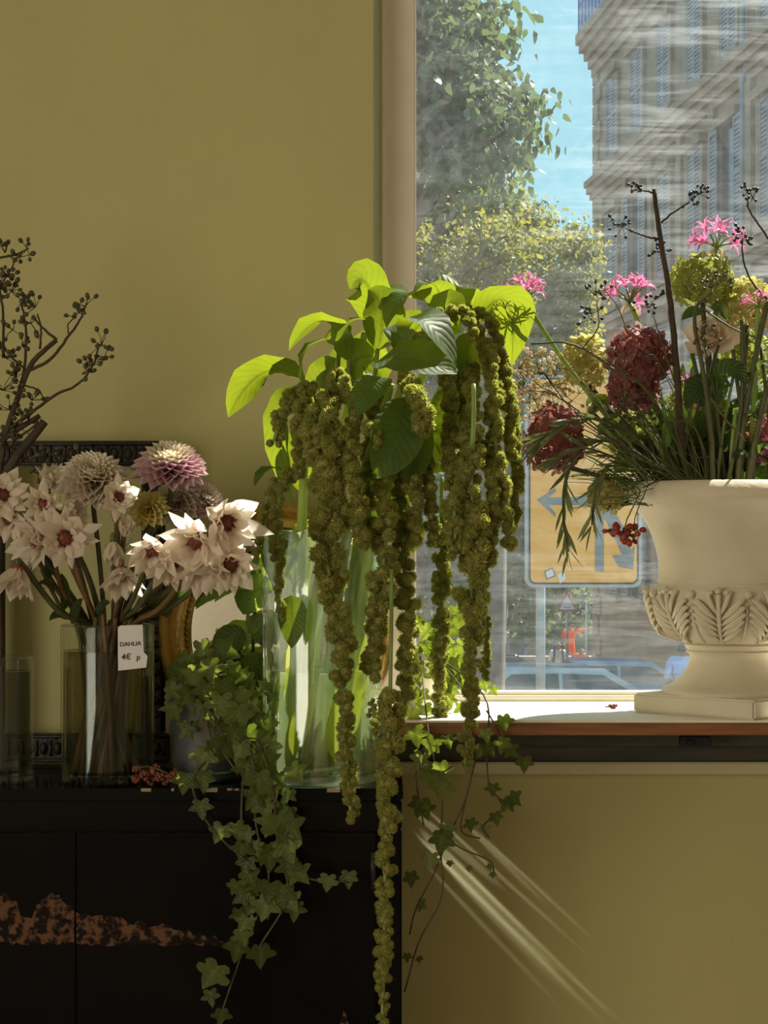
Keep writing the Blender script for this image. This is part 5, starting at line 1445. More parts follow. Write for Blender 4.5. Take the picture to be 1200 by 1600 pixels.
def protea(px, py, r_px, Y, face, label, openness=.7, centre=True, stem_to=None):
    """blush bloom: ring of pointed bracts round a rust-red centre; face = way it looks"""
    Y = Y - (.185 if px > 215 else .06); pos = P(px, py, Y); r = S(r_px, Y); fz = Vector(face).normalized()
    t = thing('protea_flower', pos - fz * r * .6, label, 'flower', 'blush protea blooms in the middle vase')
    Rm = fz.to_track_quat('Z', 'Y').to_matrix().to_4x4()
    base = pos - fz * r * .6
    for ring, (nb, rad, tilt, ln) in enumerate(((11, .42, .10 + .55 * openness, 1.22), (10, .44, .0 + .32 * openness, 1.1), (9, .42, -.06 + .22 * openness, .9))):
        for k in range(nb):
            a = 2 * PI * k / nb + ring * .35 + rp.uniform(-.12, .12)
            M0 = Matrix.Translation(base) @ Rm @ Matrix.Rotation(a, 4, 'Z') @ Matrix.Translation((0, rad * r * .6, 0)) @ Matrix.Rotation(-(tilt + rp.uniform(-.12, .12)), 4, 'X') @ Matrix.Scale(r * ln * rp.uniform(.85, 1.15) * 1.15, 4)
            inst('bract', BR[rp.randrange(3) if openness > .3 else 2], t, M0)
    if centre:
        mb = MB()
        for k in range(70):
            ph = math.acos(1 - rp.random() * .75); a = rp.uniform(0, 2 * PI)
            d = Rm.to_3x3() @ Vector((math.sin(ph) * math.cos(a), math.sin(ph) * math.sin(a), math.cos(ph)))
            mb.tube([base + d * r * .1, base + fz * r * .22 + d * r * rp.uniform(.36, .50)], [r * .035, r * .025], 4)
        mb.ball(base + fz * r * .20, r * .36, 10, 7)
        mb.build('stamens', MAT['stamen'], t)
    sx, sy = (168 + (px - 168) * .20 + rp.uniform(-8, 8), 985)
    fx = 168 - (px - 168) * .22 + rp.uniform(-24, 24)
    fx = max(112, min(224, fx))
    Yv = 3.215 + rp.uniform(-.035, .035)
    mid = (px * .45 + sx * .55, (py + 985) / 2 + 8, (Y + Yv) / 2)
    b0 = base - fz * S(10, Y)
    pts = [base, b0, P(*mid), P(sx, sy, Yv), P((sx + fx) / 2, 1100, Yv), P(fx, 1212, Yv)]
    MB().tube(spline(pts, 6), S(rp.uniform(3.4, 5.0), Y), 7).build('stem', MAT['rust_stem'] if rp.random() < .65 else MAT['olive_stem'], t)
    mb = MB()
    for k in range(7):                                 # needle leaves below the bloom
        q = rp.uniform(.15, .6); c = b0.lerp(P(*mid), q); d = Vector((rp.uniform(-1, 1), rp.uniform(-.6, .6), rp.uniform(.1, 1))).normalized()
        mb.tube([c, c + d * .014, c + d * .024 + Vector((0, 0, .008))], [.0007, .0006, .0003], 4)
    tag(mb.build('needle_leaves', MAT['olive_stem'], t), kind='stuff')
    return t
PR = [
    (4, 772, 32, 3.16, (.25, -1, .1), 'protea bloom with open rust centre cut by the left picture edge', .85, True),
    (66, 787, 27, 3.14, (.0, -1, .05), 'protea bloom facing forward with a cupped brown-red centre, upper left', .35, True),
    (101, 842, 36, 3.13, (.1, -1, -.05), 'wide open protea with the darkest red centre, low left of the bunch', .75, True),
    (50, 846, 38, 3.16, (-.6, -.6, -.2), 'dusky protea turned left beside the darkest red one', .8, True),
    (24, 908, 36, 3.14, (-.2, -.35, -1), 'pale protea hanging straight down at the far lower left', .35, True),
    (113, 802, 26, 3.16, (.7, -.4, .2), 'half-closed cream protea bud pointing right above the red-centred one', .2, False),
    (187, 776, 26, 3.13, (.25, -1, .1), 'protea with a striped rust centre just right of the cream dahlia', .6, True),
    (178, 862, 24, 3.14, (.1, -.4, -1), 'closed white protea bud drooping in the middle of the bunch', .1, False),
    (190, 905, 32, 3.12, (.1, -.6, -1), 'lowest central protea with bracts opening downward', .55, True),
    (238, 866, 38, 3.11, (-.1, -.8, -.75), 'sunlit protea with one bract standing upright, right of centre', .6, True),
    (268, 886, 32, 3.13, (.2, -.8, -.7), 'pinkish protea tucked behind the one with an upright bract', .55, True),
    (302, 848, 42, 3.10, (-.35, -1, -.35), 'largest sunlit protea with an orange centre', .55, True),
    (316, 893, 36, 3.11, (.1, -.7, -.9), 'sunlit protea opening downward below the orange-centred one', .5, True),
    (358, 818, 44, 3.10, (.55, -.8, -.2), 'brightest protea turned right near the gilt mirror rim', .55, True),
    (362, 886, 34, 3.11, (.25, -.9, -.35), 'spiky star-shaped protea at the far right of the bunch', .95, True),
    (197, 826, 20, 3.15, (.2, -.4, .6), 'small round closed protea bud between the dahlias', .05, False),
    (12, 815, 26, 3.17, (-.1, -.9, -.5), 'faded protea low behind the left edge bloom', .5, True),
    (82, 748, 26, 3.2, (.35, -.4, .9), 'yellowish half-open protea reaching up left of the cream dahlia', .45, False),
    (330, 862, 22, 3.14, (.2, -.6, .6), 'small cream protea bud between the sunlit blooms', .05, False),
]
for a in PR: protea(a[0], a[1], a[2], a[3], a[4], a[5], a[6], a[7])

DPM = {}
def dahlia(px, py, r_px, Y, face, label, m, m2=None, layers=6, flat=.55):
    Y = Y - .02; r_px *= 1.16; pos = P(px, py, Y); r = S(r_px, Y); fz = Vector(face).normalized()
    t = thing('dahlia_flower', pos, label, 'flower', 'dahlias in the middle vase')
    Rm = fz.to_track_quat('Z', 'Y').to_matrix().to_4x4()
    mb = MB(); rr = random.Random(int(px * 7 + py))
    npet = 26 * layers
    inner = MB()
    for k in range(npet):
        q = (k + .5) / npet; a = k * 2.39996
        tilt = .12 + q ** .75 * 1.75                   # 0 = along axis, >pi/2 = reflexed
        ln = r * (.38 + .62 * q ** .6); w = ln * .42
        d0 = Vector((math.cos(a), math.sin(a), 0)); ax = Vector((0, 0, 1))
        dirv = d0 * math.sin(tilt) + ax * math.cos(tilt)
        b = d0 * r * .06 + ax * (r * .18 * (1 - q) - r * .05)
        upn = ax * math.sin(tilt) - d0 * math.cos(tilt)
        p1 = b + dirv * ln * .6 - upn * ln * .05; p2 = b + dirv * ln + upn * ln * rr.uniform(.06, .2)
        tgt = mb if q > .45 else inner
        T = Rm.to_3x3()
        leaf_mesh(tgt, pos + T @ b, pos + T @ p1, pos + T @ p2, w, T @ upn, fold=.9, n=4, m=1, prof='petal', ripple=0)
    o = mb.build('outer_petals', m2 or m, t); o['kind'] = 'stuff'
    o = inner.build('inner_petals', m, t); o['kind'] = 'stuff'
    Yv = 3.215 + rr.uniform(-.03, .03); sx = 168 + (px - 168) * .2
    pts = [pos - fz * r * .05, pos - fz * r * .5 - Vector((0, 0, r * .4)), P((px + sx) / 2, (py + 985) / 2, (Y + Yv) / 2), P(sx, 985, Yv), P(168 - (px - 168) * .2, 1212, Yv)]
    MB().tube(spline(pts, 6), S(4, Y), 7).build('stem', MAT['olive_stem'], t)
    MB().ball(pos - fz * r * .12, r * .2, 8, 6, stretch=(1, 1, 1)).build('calyx', MAT['stem'], t)
    return t
dahlia(146, 752, 50, 3.15, (.1, -.75, .75), 'large cream dahlia in front of the carved dark frame', MAT['cream_petal'], MAT['white_petal'])
dahlia(264, 733, 52, 3.17, (.05, -.45, .9), 'tall dahlia with mauve-pink lower petals, highest bloom of the bunch', MAT['cream_petal'], MAT['pink_petal'])
dahlia(231, 797, 30, 3.15, (-.2, -.8, .4), 'small yellow dahlia at the middle of the bunch', MAT['yellow_petal'], layers=3)
dahlia(278, 785, 38, 3.23, (-.3, -.8, .4), 'dim white dahlia behind the tall pink one\'s stem', MAT['white_petal'], layers=4)
dahlia(318, 782, 32, 3.24, (.5, -.7, .5), 'faded pinkish dahlia behind the brightest protea', MAT['white_petal'], MAT['pink_petal'], layers=4)
# small leafy stem left of the vase mouth
lf = thing('leafy_branch', P(120, 1210, 3.2), 'dark leafy stem leaning left out of the flower vase', 'branch')
MB().tube(spline(PX([(140, 1210, 3.2), (125, 1000, 3.18), (95, 950, 3.16), (65, 890, 3.15)]), 6), S(3.5, 3.2), 6).build('stem', MAT['olive_stem'], lf)
for a, b, c, w in (((108, 968, 3.17), (92, 950, 3.16), (77, 970, 3.15), 18), ((100, 955, 3.17), (105, 920, 3.16), (95, 895, 3.15), 18), ((85, 925, 3.16), (75, 905, 3.15), (60, 912, 3.14), 14), ((75, 905, 3.16), (80, 885, 3.16), (72, 868, 3.15), 16),
                   ((112, 975, 3.17), (118, 945, 3.16), (130, 935, 3.15), 18), ((150, 960, 3.17), (160, 940, 3.15), (172, 942, 3.15), 18), ((270, 950, 3.16), (280, 925, 3.15), (300, 928, 3.14), 22), ((262, 965, 3.16), (250, 940, 3.15), (270, 915, 3.14), 24), ((235, 955, 3.14), (245, 930, 3.13), (262, 940, 3.12), 22)):
    leaf_px(lf, a, b, c, w, (.1, -.8, .5), MAT['dark_leaf'], fold=.2, n=8)
# extra bare stems inside the vase
STL = ('leftmost bare stem, leaning right to the vase bottom', 'bare russet stem slanting to the lower right of the vase', 'bare stem left of centre leaning left in the water', 'bare russet stem crossing to the bottom left corner', 'bare stem right of centre in the murky water', 'nearly upright bare russet stem behind the price card', 'bare stem crossing from the right rim to bottom left', 'bare russet stem standing in the vase middle')
for k, (xa, xb) in enumerate(((118, 205), (132, 220), (150, 128), (175, 115), (190, 150), (205, 190), (222, 135), (160, 175))):
    t = thing('cut_stem', P(xb, 1212, 3.215), STL[k], 'stem', 'bare stems in the middle vase')
    Yk = 3.215 + rp.uniform(-.045, .04)
    MB().tube(spline(PX([(xa, 960 + rp.uniform(-15, 20), Yk), ((xa + xb) / 2 + rp.uniform(-6, 6), 1090, Yk), (xb, 1212, Yk)]), 6), S(rp.uniform(3.5, 6), 3.2), 7).build('stalk', MAT['rust_stem'] if k % 2 else MAT['olive_stem'], t)
    MB().tube([P(xb, 1211.5, Yk), P(xb, 1213.5, Yk)], S(6.2, 3.2), 7).build('cut_end', MAT['stem'], t)

# ---- berry branches at far left
def berries(mb_b, mb_t, c, n, spread, r, rr, up=Vector((0, 0, 1))):
    """little stalks ending in berries"""
    for k in range(n):
        d = (Vector((rr.gauss(0, 1), rr.gauss(0, .8), rr.gauss(0, 1))).normalized() + up * .5).normalized()
        e = c + d * spread * rr.uniform(.55, 1.3)
        mid = c.lerp(e, .5) + Vector((rr.uniform(-1, 1), rr.uniform(-1, 1), rr.uniform(-1, 1))) * spread * .12
        mb_t.tube([c, mid, e], [r * .22, r * .18, r * .16], 4)
        mb_b.ball(e, r * rr.uniform(.8, 1.1), 8, 6, stretch=(1, 1, 1.25), rot=d.to_track_quat('Z', 'Y').to_matrix())


def berry_branch(label, paths, clusters, m_stem, m_berry, base, rb_px=3.8, cat='branch', group=None, name='berry_branch', up=Vector((0, 0, 1)), seed=1):
    rr = random.Random(seed)
    t = thing(name, base, label, cat, group)
    mbs = MB()
    for pts, r0, r1 in paths:
        sp2 = spline(PX(pts), 6); n = len(sp2)
        k = pts[0][2]
        mbs.tube([p + Vector((rr.uniform(-1, 1), 0, rr.uniform(-1, 1))) * S(.6, k) for p in sp2], [S(r0 + (r1 - r0) * i / (n - 1), k) for i in range(n)], 7)
    mbs.build('twigs', m_stem, t)
    mb_b, mb_t = MB(), MB()
    for (x, y, Yq, n, sp3) in clusters:
        berries(mb_b, mb_t, P(x, y, Yq), n, S(sp3, Yq), S(rb_px, Yq), rr, up)
    tag(mb_b.build('berries', m_berry, t), kind='stuff'); tag(mb_t.build('stalks', m_stem, t), kind='stuff')
    return t
BYL = 3.20
def yy(lst): return [(a, b, BYL) for a, b in lst]
berry_branch('thick sawn berry branch leaning right at the left edge', [(yy([(-30, 830), (10, 738), (70, 658)]), 8, 7), (yy([(-20, 720), (0, 690), (62, 650)]), 5, 4), (yy([(20, 690), (55, 664), (60, 650)]), 2, 1.5), (yy([(-20, 1200), (-10, 1000), (-28, 830)]), 7, 7)],
             [(70, 720, BYL, 8, 22), (110, 715, BYL - .02, 6, 20), (60, 740, BYL, 6, 20), (15, 700, BYL, 8, 24)], MAT['bark'], MAT['branch_berry'], P(-20, 1210, BYL), seed=3, group='berry branches in the left vase')
berry_branch('forked berry branch with the two rightmost sprays of buds', [(yy([(5, 690), (45, 577), (88, 531)]), 5, 3.6), (yy([(38, 582), (78, 562), (108, 524), (126, 498), (134, 478)]), 3, 1.4), (yy([(0, 680), (40, 652), (88, 616), (120, 602), (145, 572), (155, 540)]), 3, 1.3), (yy([(88, 531), (66, 512), (50, 494)]), 2.4, 1.4), (yy([(62, 545), (64, 515), (58, 490)]), 2, 1.2),
                                                                      (yy([(108, 524), (106, 508), (114, 498)]), 1.2, 1), (yy([(0, 1200), (0, 1000), (-5, 800), (5, 690)]), 6, 5)],
             [(134, 478, BYL, 6, 18), (114, 495, BYL, 4, 14), (122, 488, BYL, 4, 16), (158, 540, BYL, 8, 22), (140, 572, BYL, 8, 24), (128, 585, BYL, 4, 18), (162, 560, BYL, 5, 20)], MAT['bark'], MAT['branch_berry'], P(0, 1210, BYL + .01), seed=4, group='berry branches in the left vase')
berry_branch('densest berry branch reaching the top left corner of the bunch', [(yy([(15, 660), (38, 575), (40, 510), (32, 470)]), 3, 1.4), (yy([(5, 560), (5, 490), (-5, 430)]), 2.4, 1.6), (yy([(-10, 405), (25, 398), (45, 388)]), 2.2, 1.2), (yy([(-10, 520), (20, 560), (38, 575)]), 2, 1.8), (yy([(30, 600), (60, 610), (68, 625)]), 1.5, 1), (yy([(-15, 1200), (-20, 800), (15, 660)]), 5, 3.5), (yy([(5, 440), (22, 410), (12, 398)]), 1.5, 1)],
             [(42, 388, BYL, 5, 18), (30, 402, BYL, 5, 18), (8, 395, BYL, 5, 20), (10, 430, BYL, 12, 24), (18, 455, BYL, 10, 22), (0, 450, BYL, 12, 24), (32, 475, BYL, 8, 20), (55, 480, BYL, 9, 18), (48, 505, BYL, 8, 18), (20, 515, BYL, 6, 18), (34, 540, BYL, 5, 16), (10, 560, BYL, 10, 24), (25, 590, BYL, 10, 24), (50, 625, BYL, 10, 22), (15, 640, BYL, 10, 26), (45, 655, BYL, 8, 22), (30, 670, BYL, 8, 22), (5, 610, BYL, 9, 24), (5, 680, BYL, 8, 22)], MAT['bark'], MAT['branch_berry'], P(-15, 1210, BYL - .01), seed=5, group='berry branches in the left vase')

# ---- red berries lying on the cabinet
rbs = thing('red_berry_cluster', P(238, 1228, 3.135), 'small heap of dull red berries lying beside the flower vase', 'berries')
mb = MB(); rr = random.Random(9)
for (x, y, r) in ((214, 1202, 8), (212, 1216, 8), (226, 1212, 9), (240, 1204, 8), (244, 1200, 7), (250, 1214, 9), (262, 1216, 8), (270, 1212, 8), (236, 1220, 8), (258, 1222, 6), (274, 1205, 5)):
    c = P(x, y, 3.135 + rr.uniform(-.006, .012)); rw = S(r, 3.135)
    c.z = max(c.z, CAB_Z + rw)
    for q in range(16):
        d = Vector((rr.gauss(0, 1), rr.gauss(0, 1), rr.gauss(0, 1))).normalized(); mb.ball(c + d * rw * .65, rw * .42, 6, 4)
tag(mb.build('berries', MAT['rasp'], rbs), kind='stuff')
MB().tube(spline(PX([(212, 1200, 3.13), (235, 1198, 3.135), (262, 1208, 3.13)]), 4), S(1.5, 3.13), 5).build('stalk', MAT['vine'], rbs)

# ---- small dried flower head on the sill
dh = thing('dried_flower_head', P(957, 1101, 3.42), 'tiny dried brown flower head lying on the bright sill', 'flower')
dh.location.z = SILL_Z; ORG[dh] = Vector(dh.location)
mb = MB()
for k in range(14):
    a = k * 2.4; mb.ball(Vector(dh.location) + Vector((math.cos(a) * .006 * (k % 4) * .6, math.sin(a) * .003, .0035 + .002 * (k % 2))), .0033, 6, 4)
mb.build('husk', MAT['dry_seed'] if False else MAT['rasp'], dh)
MB().tube([Vector(dh.location) + Vector((-.004, 0, .003)), Vector(dh.location) + Vector((-.013, .002, .004))], .0012, 5).build('stalk', MAT['vine'], dh)

# ================================================================== URN ARRANGEMENT
UM = P(1110, 800, UY)                                     # where stems meet in the urn
def urn_stem(t, top, m, r_px=3.5, bend=None, foot_x=None):
    fx = foot_x if foot_x is not None else 1139 + (top[0] - 1139) * .35
    fx = max(1040, min(1236, fx))
    pts = [P(*top)] + ([P(*bend)] if bend else []) + [P(fx, 775, UY + random.uniform(-.05, .03)), P(fx + (1139 - fx) * .2, 798, UY)]
    return MB().tube(spline(pts, 6), S(r_px, UY), 7).build('stem', m, t)


def floret(mb, c, nrm, s, rr):
    nrm = Vector(nrm).normalized(); a0 = nrm.orthogonal().normalized(); b0 = nrm.cross(a0); th = rr.uniform(0, PI)
    for k in range(4):
        q = th + k * PI / 2
        d = a0 * math.cos(q) + b0 * math.sin(q); sd = nrm.cross(d)
        cup = rr.uniform(.1, .5)
        p = [c, c + d * s * .55 + sd * s * .42 + nrm * s * cup * .5, c + d * s * 1.0 + sd * s * .12 + nrm * s * cup * rr.uniform(.5, 1), c + d * s * .95 - sd * s * .2 + nrm * s * cup, c + d * s * .5 - sd * s * .42 + nrm * s * cup * .5]
        mb.add(p, [(0, 1, 2), (0, 2, 3), (0, 3, 4)])


def hydrangea(px, py, rx, ry, Y, label, m, n=120, fs=9.5, seed=0):
    rr = random.Random(seed); c = P(px, py, Y)
    t = thing('hydrangea_head', c - Vector((0, 0, S(ry, Y))), label, 'flower', 'hydrangea heads in the urn')
    mb = MB()
    for k in range(n):
        z = 1 - 2 * (k + .5) / n; a = k * 2.39996; q = math.sqrt(1 - z * z)
        d = Vector((q * math.cos(a), q * math.sin(a), z))
        if d.z < -.75: continue
        lump = rr.uniform(.82, 1.06)
        pos = c + Vector((d.x * S(rx, Y), d.y * S((rx + ry) / 2, Y), d.z * S(ry, Y))) * lump
        floret(mb, pos, d + Vector((rr.gauss(0, .25), rr.gauss(0, .25), rr.gauss(0, .25))), S(fs * 1.35, Y) * rr.uniform(.8, 1.2), rr)
    o = mb.build('florets', m, t, smooth=False); o['kind'] = 'stuff'
    mb = MB()
    for k in range(30):
        d = Vector((rr.gauss(0, 1), rr.gauss(0, 1), rr.gauss(0, 1))).normalized()
        mb.tube([c - Vector((0, 0, S(ry * .7, Y))), c + Vector((d.x * S(rx, Y), d.y * S(rx, Y), d.z * S(ry, Y))) * .85], S(1.2, Y), 4)
    tag(mb.build('flower_stalks', MAT['olive_stem'], t), kind='stuff')
    urn_stem(t, (px, py + ry * .6, Y), MAT['olive_stem'], 4)
    return t
hydrangea(1097, 441, 47, 42, 3.36, 'green hydrangea head standing tallest above the urn', MAT['hyd_green'], 130, 9.5, 1)
hydrangea(1168, 480, 42, 40, 3.38, 'yellow-green hydrangea at the right edge beside the tall green one', MAT['hyd_yellow'], 110, 9.5, 2)
hydrangea(1000, 560, 46, 46, 3.34, 'burgundy hydrangea head in the middle of the urn bouquet', MAT['hyd_red'], 130, 11, 3)
hydrangea(990, 612, 36, 30, 3.36, 'dull burgundy hydrangea just below the middle burgundy one', MAT['hyd_red'], 80, 10, 33)
hydrangea(866, 692, 43, 54, 3.28, 'burgundy hydrangea drooping left over the yellow road sign', MAT['hyd_red'], 140, 10, 4)
hydrangea(914, 568, 32, 42, 3.42, 'pale yellow-green hydrangea behind the middle burgundy one', MAT['hyd_yellow'], 100, 9.5, 5)
hydrangea(944, 775, 24, 28, 3.30, 'small lime hydrangea hanging beside the urn lip', MAT['hyd_yellow'], 50, 9, 6)
hydrangea(1190, 690, 38, 42, 3.38, 'dusty pink hydrangea low at the right picture edge', MAT['hyd_pink'], 90, 9.5, 7)
hydrangea(1085, 640, 44, 44, 3.44, 'olive hydrangea deep behind the tall branch', MAT['hyd_green'], 100, 9.5, 8)
hydrangea(1110, 690, 40, 40, 3.42, 'dark maroon hydrangea sunk low between the urn stems', MAT['hyd_red'], 90, 9.5, 9)
hydrangea(985, 680, 36, 34, 3.42, 'shaded green hydrangea under the burgundy head', MAT['hyd_green'], 80, 9.5, 10)
hydrangea(1165, 560, 36, 40, 3.44, 'dark olive hydrangea below the yellow-green one', MAT['hyd_green'], 80, 9.5, 12)

NPM = leaf_mesh(MB(), (0, 0, 0), (0, .25, .75), (0, .95, .62), .17, (0, -1, .4), fold=.4, n=8, m=1, prof='lance', ripple=.5).mesh('nerine_petal_blade', MAT['nerine'])
def nerine(px, py, r_px, Y, label, bend=None, foot_x=None, heads=6, seed=0):
    heads += 3
    rr = random.Random(seed)
    hub = P(px, py + r_px * .55, Y); r = S(r_px, Y)
    t = thing('nerine_flower', hub, label, 'flower', 'pink nerines in the urn')
    mb = MB()
    for k in range(heads):
        a = 2 * PI * k / heads + rr.uniform(-.2, .2); el = rr.uniform(.15, 1.1)
        d = Vector((math.cos(a) * math.cos(el), math.sin(a) * math.cos(el) * .7, math.sin(el)))
        e = hub + d * r * .65
        mb.tube([hub, hub.lerp(e, .5) + Vector((0, 0, r * .05)), e], S(1.4, Y), 5)
        Rm = d.to_track_quat('Z', 'Y').to_matrix().to_4x4()
        for j_ in range(6):
            M0 = Matrix.Translation(e) @ Rm @ Matrix.Rotation(j_ * PI / 3 + rr.uniform(-.15, .15), 4, 'Z') @ Matrix.Scale(r * rr.uniform(.48, .62), 4)
            inst('petal', NPM, t, M0)
    tag(mb.build('pedicels', MAT['stem'], t), kind='stuff')
    mb = MB()
    for k in range(2): leaf_mesh(mb, hub, hub + Vector(((-1) ** k * r * .2, 0, -r * .1)), hub + Vector(((-1) ** k * r * .32, 0, -r * .45)), r * .16, (0, -1, .2), n=5, m=1, prof='lance')
    tag(mb.build('spathe', MAT['dry_seed'], t), kind='stuff')
    urn_stem(t, (px, py + r_px * .55, Y), MAT['stem'], 3.6, bend, foot_x)
    return t
nerine(818, 446, 40, 3.30, 'pink nerine leaning far left on a long green stalk', (900, 590, 3.32), 1050, 6, 1)
nerine(984, 450, 44, 3.36, 'pink nerine above the middle burgundy hydrangea', (1015, 550, 3.36), 1070, 7, 2)
nerine(1120, 362, 46, 3.37, 'highest pink nerine standing over the green hydrangea', (1118, 560, 3.37), 1122, 6, 3)
nerine(1184, 466, 26, 3.30, 'pink nerine in front of the yellow-green hydrangea at right', (1180, 600, 3.32), 1165, 5, 4)
nerine(1072, 588, 16, 3.33, 'tiny pink nerine beside the ivory rose', (1080, 660, 3.34), 1090, 4, 5)
nerine(1000, 640, 18, 3.30, 'small pink nerine low against the burgundy hydrangea', (1030, 700, 3.32), 1070, 4, 6)

def rose(px, py, r_px, Y, label, m, seed, face=(0, -.8, .5)):
    rr = random.Random(seed); c = P(px, py, Y); r = S(r_px, Y); fz = Vector(face).normalized(); T = fz.to_track_quat('Z', 'Y').to_matrix()
    t = thing('rose_flower', c, label, 'flower', 'pale roses in the urn')
    n = 22
    for k in range(n):
        q = k / (n - 1); a = k * 2.39996; tilt = .05 + q * 1.25; ln = r * (.5 + .55 * q)
        d0 = Vector((math.cos(a), math.sin(a), 0)); ax = Vector((0, 0, 1))
        dv = d0 * math.sin(tilt) + ax * math.cos(tilt); upn = ax * math.sin(tilt) - d0 * math.cos(tilt); b = -ax * r * .3
        mb = leaf_mesh(MB(), c + T @ b, c + T @ (b + dv * ln * .6 - upn * ln * .12), c + T @ (b + dv * ln + upn * ln * .12), ln * .95, T @ upn, fold=.45, n=6, m=2, prof='wide', ripple=.02)
        mb.build('petal', m, t)
    urn_stem(t, (px, py + r_px * .4, Y), MAT['olive_stem'], 3.5)
rose(1108, 528, 56, 3.36, 'ivory rose glowing behind the bare stems', MAT['rose_white'], 1)
rose(1076, 640, 20, 3.38, 'small peach rose low between stems', MAT['peach'], 2)
rose(925, 640, 13, 3.34, 'tiny white rosebud beside the drooping burgundy hydrangea', MAT['rose_white'], 3)

# bare berried branches
berry_branch('tall bare branch with cut top and dark berry sprays', [([(1022, 296, 3.28), (1032, 372, 3.28), (1046, 460, 3.28), (1056, 560, 3.29), (1063, 660, 3.30), (1072, 775, 3.34)], 3.6, 6.5), ([(1033, 348, 3.28), (1055, 330, 3.27), (1078, 316, 3.26)], 1.8, 1.1), ([(1031, 374, 3.28), (1005, 368, 3.27), (980, 358, 3.26)], 2, 1.1), ([(1022, 302, 3.28), (1008, 298, 3.28), (996, 300, 3.27)], 1.6, 1), ([(1052, 570, 3.29), (1020, 560, 3.27), (995, 545, 3.26)], 2.4, 1.6), ([(1040, 400, 3.28), (1032, 392, 3.28)], 1.2, .9)],
             [(1080, 312, 3.26, 11, 18), (1092, 303, 3.26, 9, 14), (972, 354, 3.26, 9, 18), (960, 352, 3.26, 7, 14), (992, 298, 3.27, 11, 15), (1032, 392, 3.28, 12, 15)], MAT['bark'], MAT['dark_berry'], P(1075, 790, 3.34), rb_px=2.6, seed=6, group='berried branches in the urn')
berry_branch('thin berry twig curving in from the right picture edge', [([(1168, 305, 3.30), (1172, 330, 3.30), (1200, 372, 3.30), (1230, 420, 3.30), (1215, 780, 3.34)], 1.2, 2.4), ([(1160, 372, 3.30), (1162, 410, 3.30), (1180, 448, 3.30), (1215, 480, 3.32)], 1.2, 1.8)],
             [(1168, 300, 3.30, 10, 17), (1176, 312, 3.3, 6, 14), (1160, 365, 3.30, 9, 15), (1168, 378, 3.30, 8, 14)], MAT['bark'], MAT['dark_berry'], P(1215, 790, 3.34), rb_px=2.6, seed=7, group='berried branches in the urn')
berry_branch('twig of dark berries arching left below the nerines', [([(830, 538, 3.28), (880, 535, 3.28), (920, 550, 3.27), (960, 578, 3.27), (1010, 610, 3.28), (1060, 700, 3.30), (1080, 780, 3.32)], 1.6, 2.6), ([(910, 545, 3.27), (935, 510, 3.27), (932, 470, 3.27)], 1.3, .8), ([(980, 520, 3.27), (965, 480, 3.27), (942, 450, 3.27)], 1.2, .8), ([(1055, 600, 3.27), (1035, 540, 3.27), (1020, 490, 3.27)], 1.4, .8)],
             [(930, 462, 3.27, 9, 18), (925, 490, 3.27, 7, 16), (945, 455, 3.27, 6, 14), (1012, 480, 3.27, 10, 20), (1025, 468, 3.27, 6, 16), (925, 500, 3.27, 6, 18)], MAT['olive_stem'], MAT['dark_berry'], P(1080, 790, 3.32), rb_px=2.7, seed=8, group='berried branches in the urn')
berry_branch('upright greenish stem with pale berries before the green hydrangea', [([(1115, 455, 3.27), (1085, 490, 3.28), (1100, 590, 3.28), (1112, 690, 3.30), (1112, 780, 3.33)], 2.2, 5.5), ([(1110, 620, 3.28), (1130, 650, 3.27), (1165, 690, 3.28)], 2.2, 1.6), ([(1095, 480, 3.28), (1140, 510, 3.27), (1185, 530, 3.28)], 1.6, 1.4), ([(1105, 560, 3.28), (1100, 540, 3.27), (1098, 520, 3.27)], 1.4, 1)],
             [(1112, 450, 3.27, 12, 22), (1125, 440, 3.27, 9, 18), (1098, 525, 3.27, 10, 20), (1105, 540, 3.27, 8, 18)], MAT['olive_stem'], MAT['branch_berry'], P(1112, 790, 3.33), rb_px=2.8, seed=9, group='berried branches in the urn')
berry_branch('spray of brown seed heads drooping over the sign top', [([(822, 610, 3.30), (860, 615, 3.30), (900, 640, 3.30), (960, 690, 3.31), (1050, 770, 3.33)], 1.0, 1.6), ([(850, 580, 3.31), (870, 610, 3.31), (905, 650, 3.31), (1000, 720, 3.33)], .9, 1.4), ([(815, 580, 3.31), (840, 600, 3.3), (870, 616, 3.3)], .8, 1.0), ([(835, 565, 3.31), (850, 585, 3.31), (865, 605, 3.31)], .8, 1)],
             [(820, 600, 3.30, 12, 26), (845, 585, 3.31, 12, 26), (860, 600, 3.30, 12, 26), (885, 620, 3.30, 10, 24), (835, 625, 3.3, 10, 24), (810, 575, 3.31, 8, 22), (870, 575, 3.31, 8, 24), (905, 615, 3.31, 7, 22), (830, 560, 3.31, 8, 20)], MAT['olive_stem'], MAT['dry_seed'], P(1050, 790, 3.33), rb_px=2.6, seed=10, group='berried branches in the urn')
berry_branch('sprig of small olive berries under the burgundy hydrangea', [([(960, 640, 3.29), (1000, 690, 3.30), (1060, 775, 3.33)], 1.2, 2)], [(975, 640, 3.28, 14, 26), (1000, 650, 3.28, 12, 24), (955, 655, 3.28, 8, 20)], MAT['olive_stem'], MAT['branch_berry'], P(1060, 790, 3.33), rb_px=3.4, seed=12, group='berried branches in the urn')
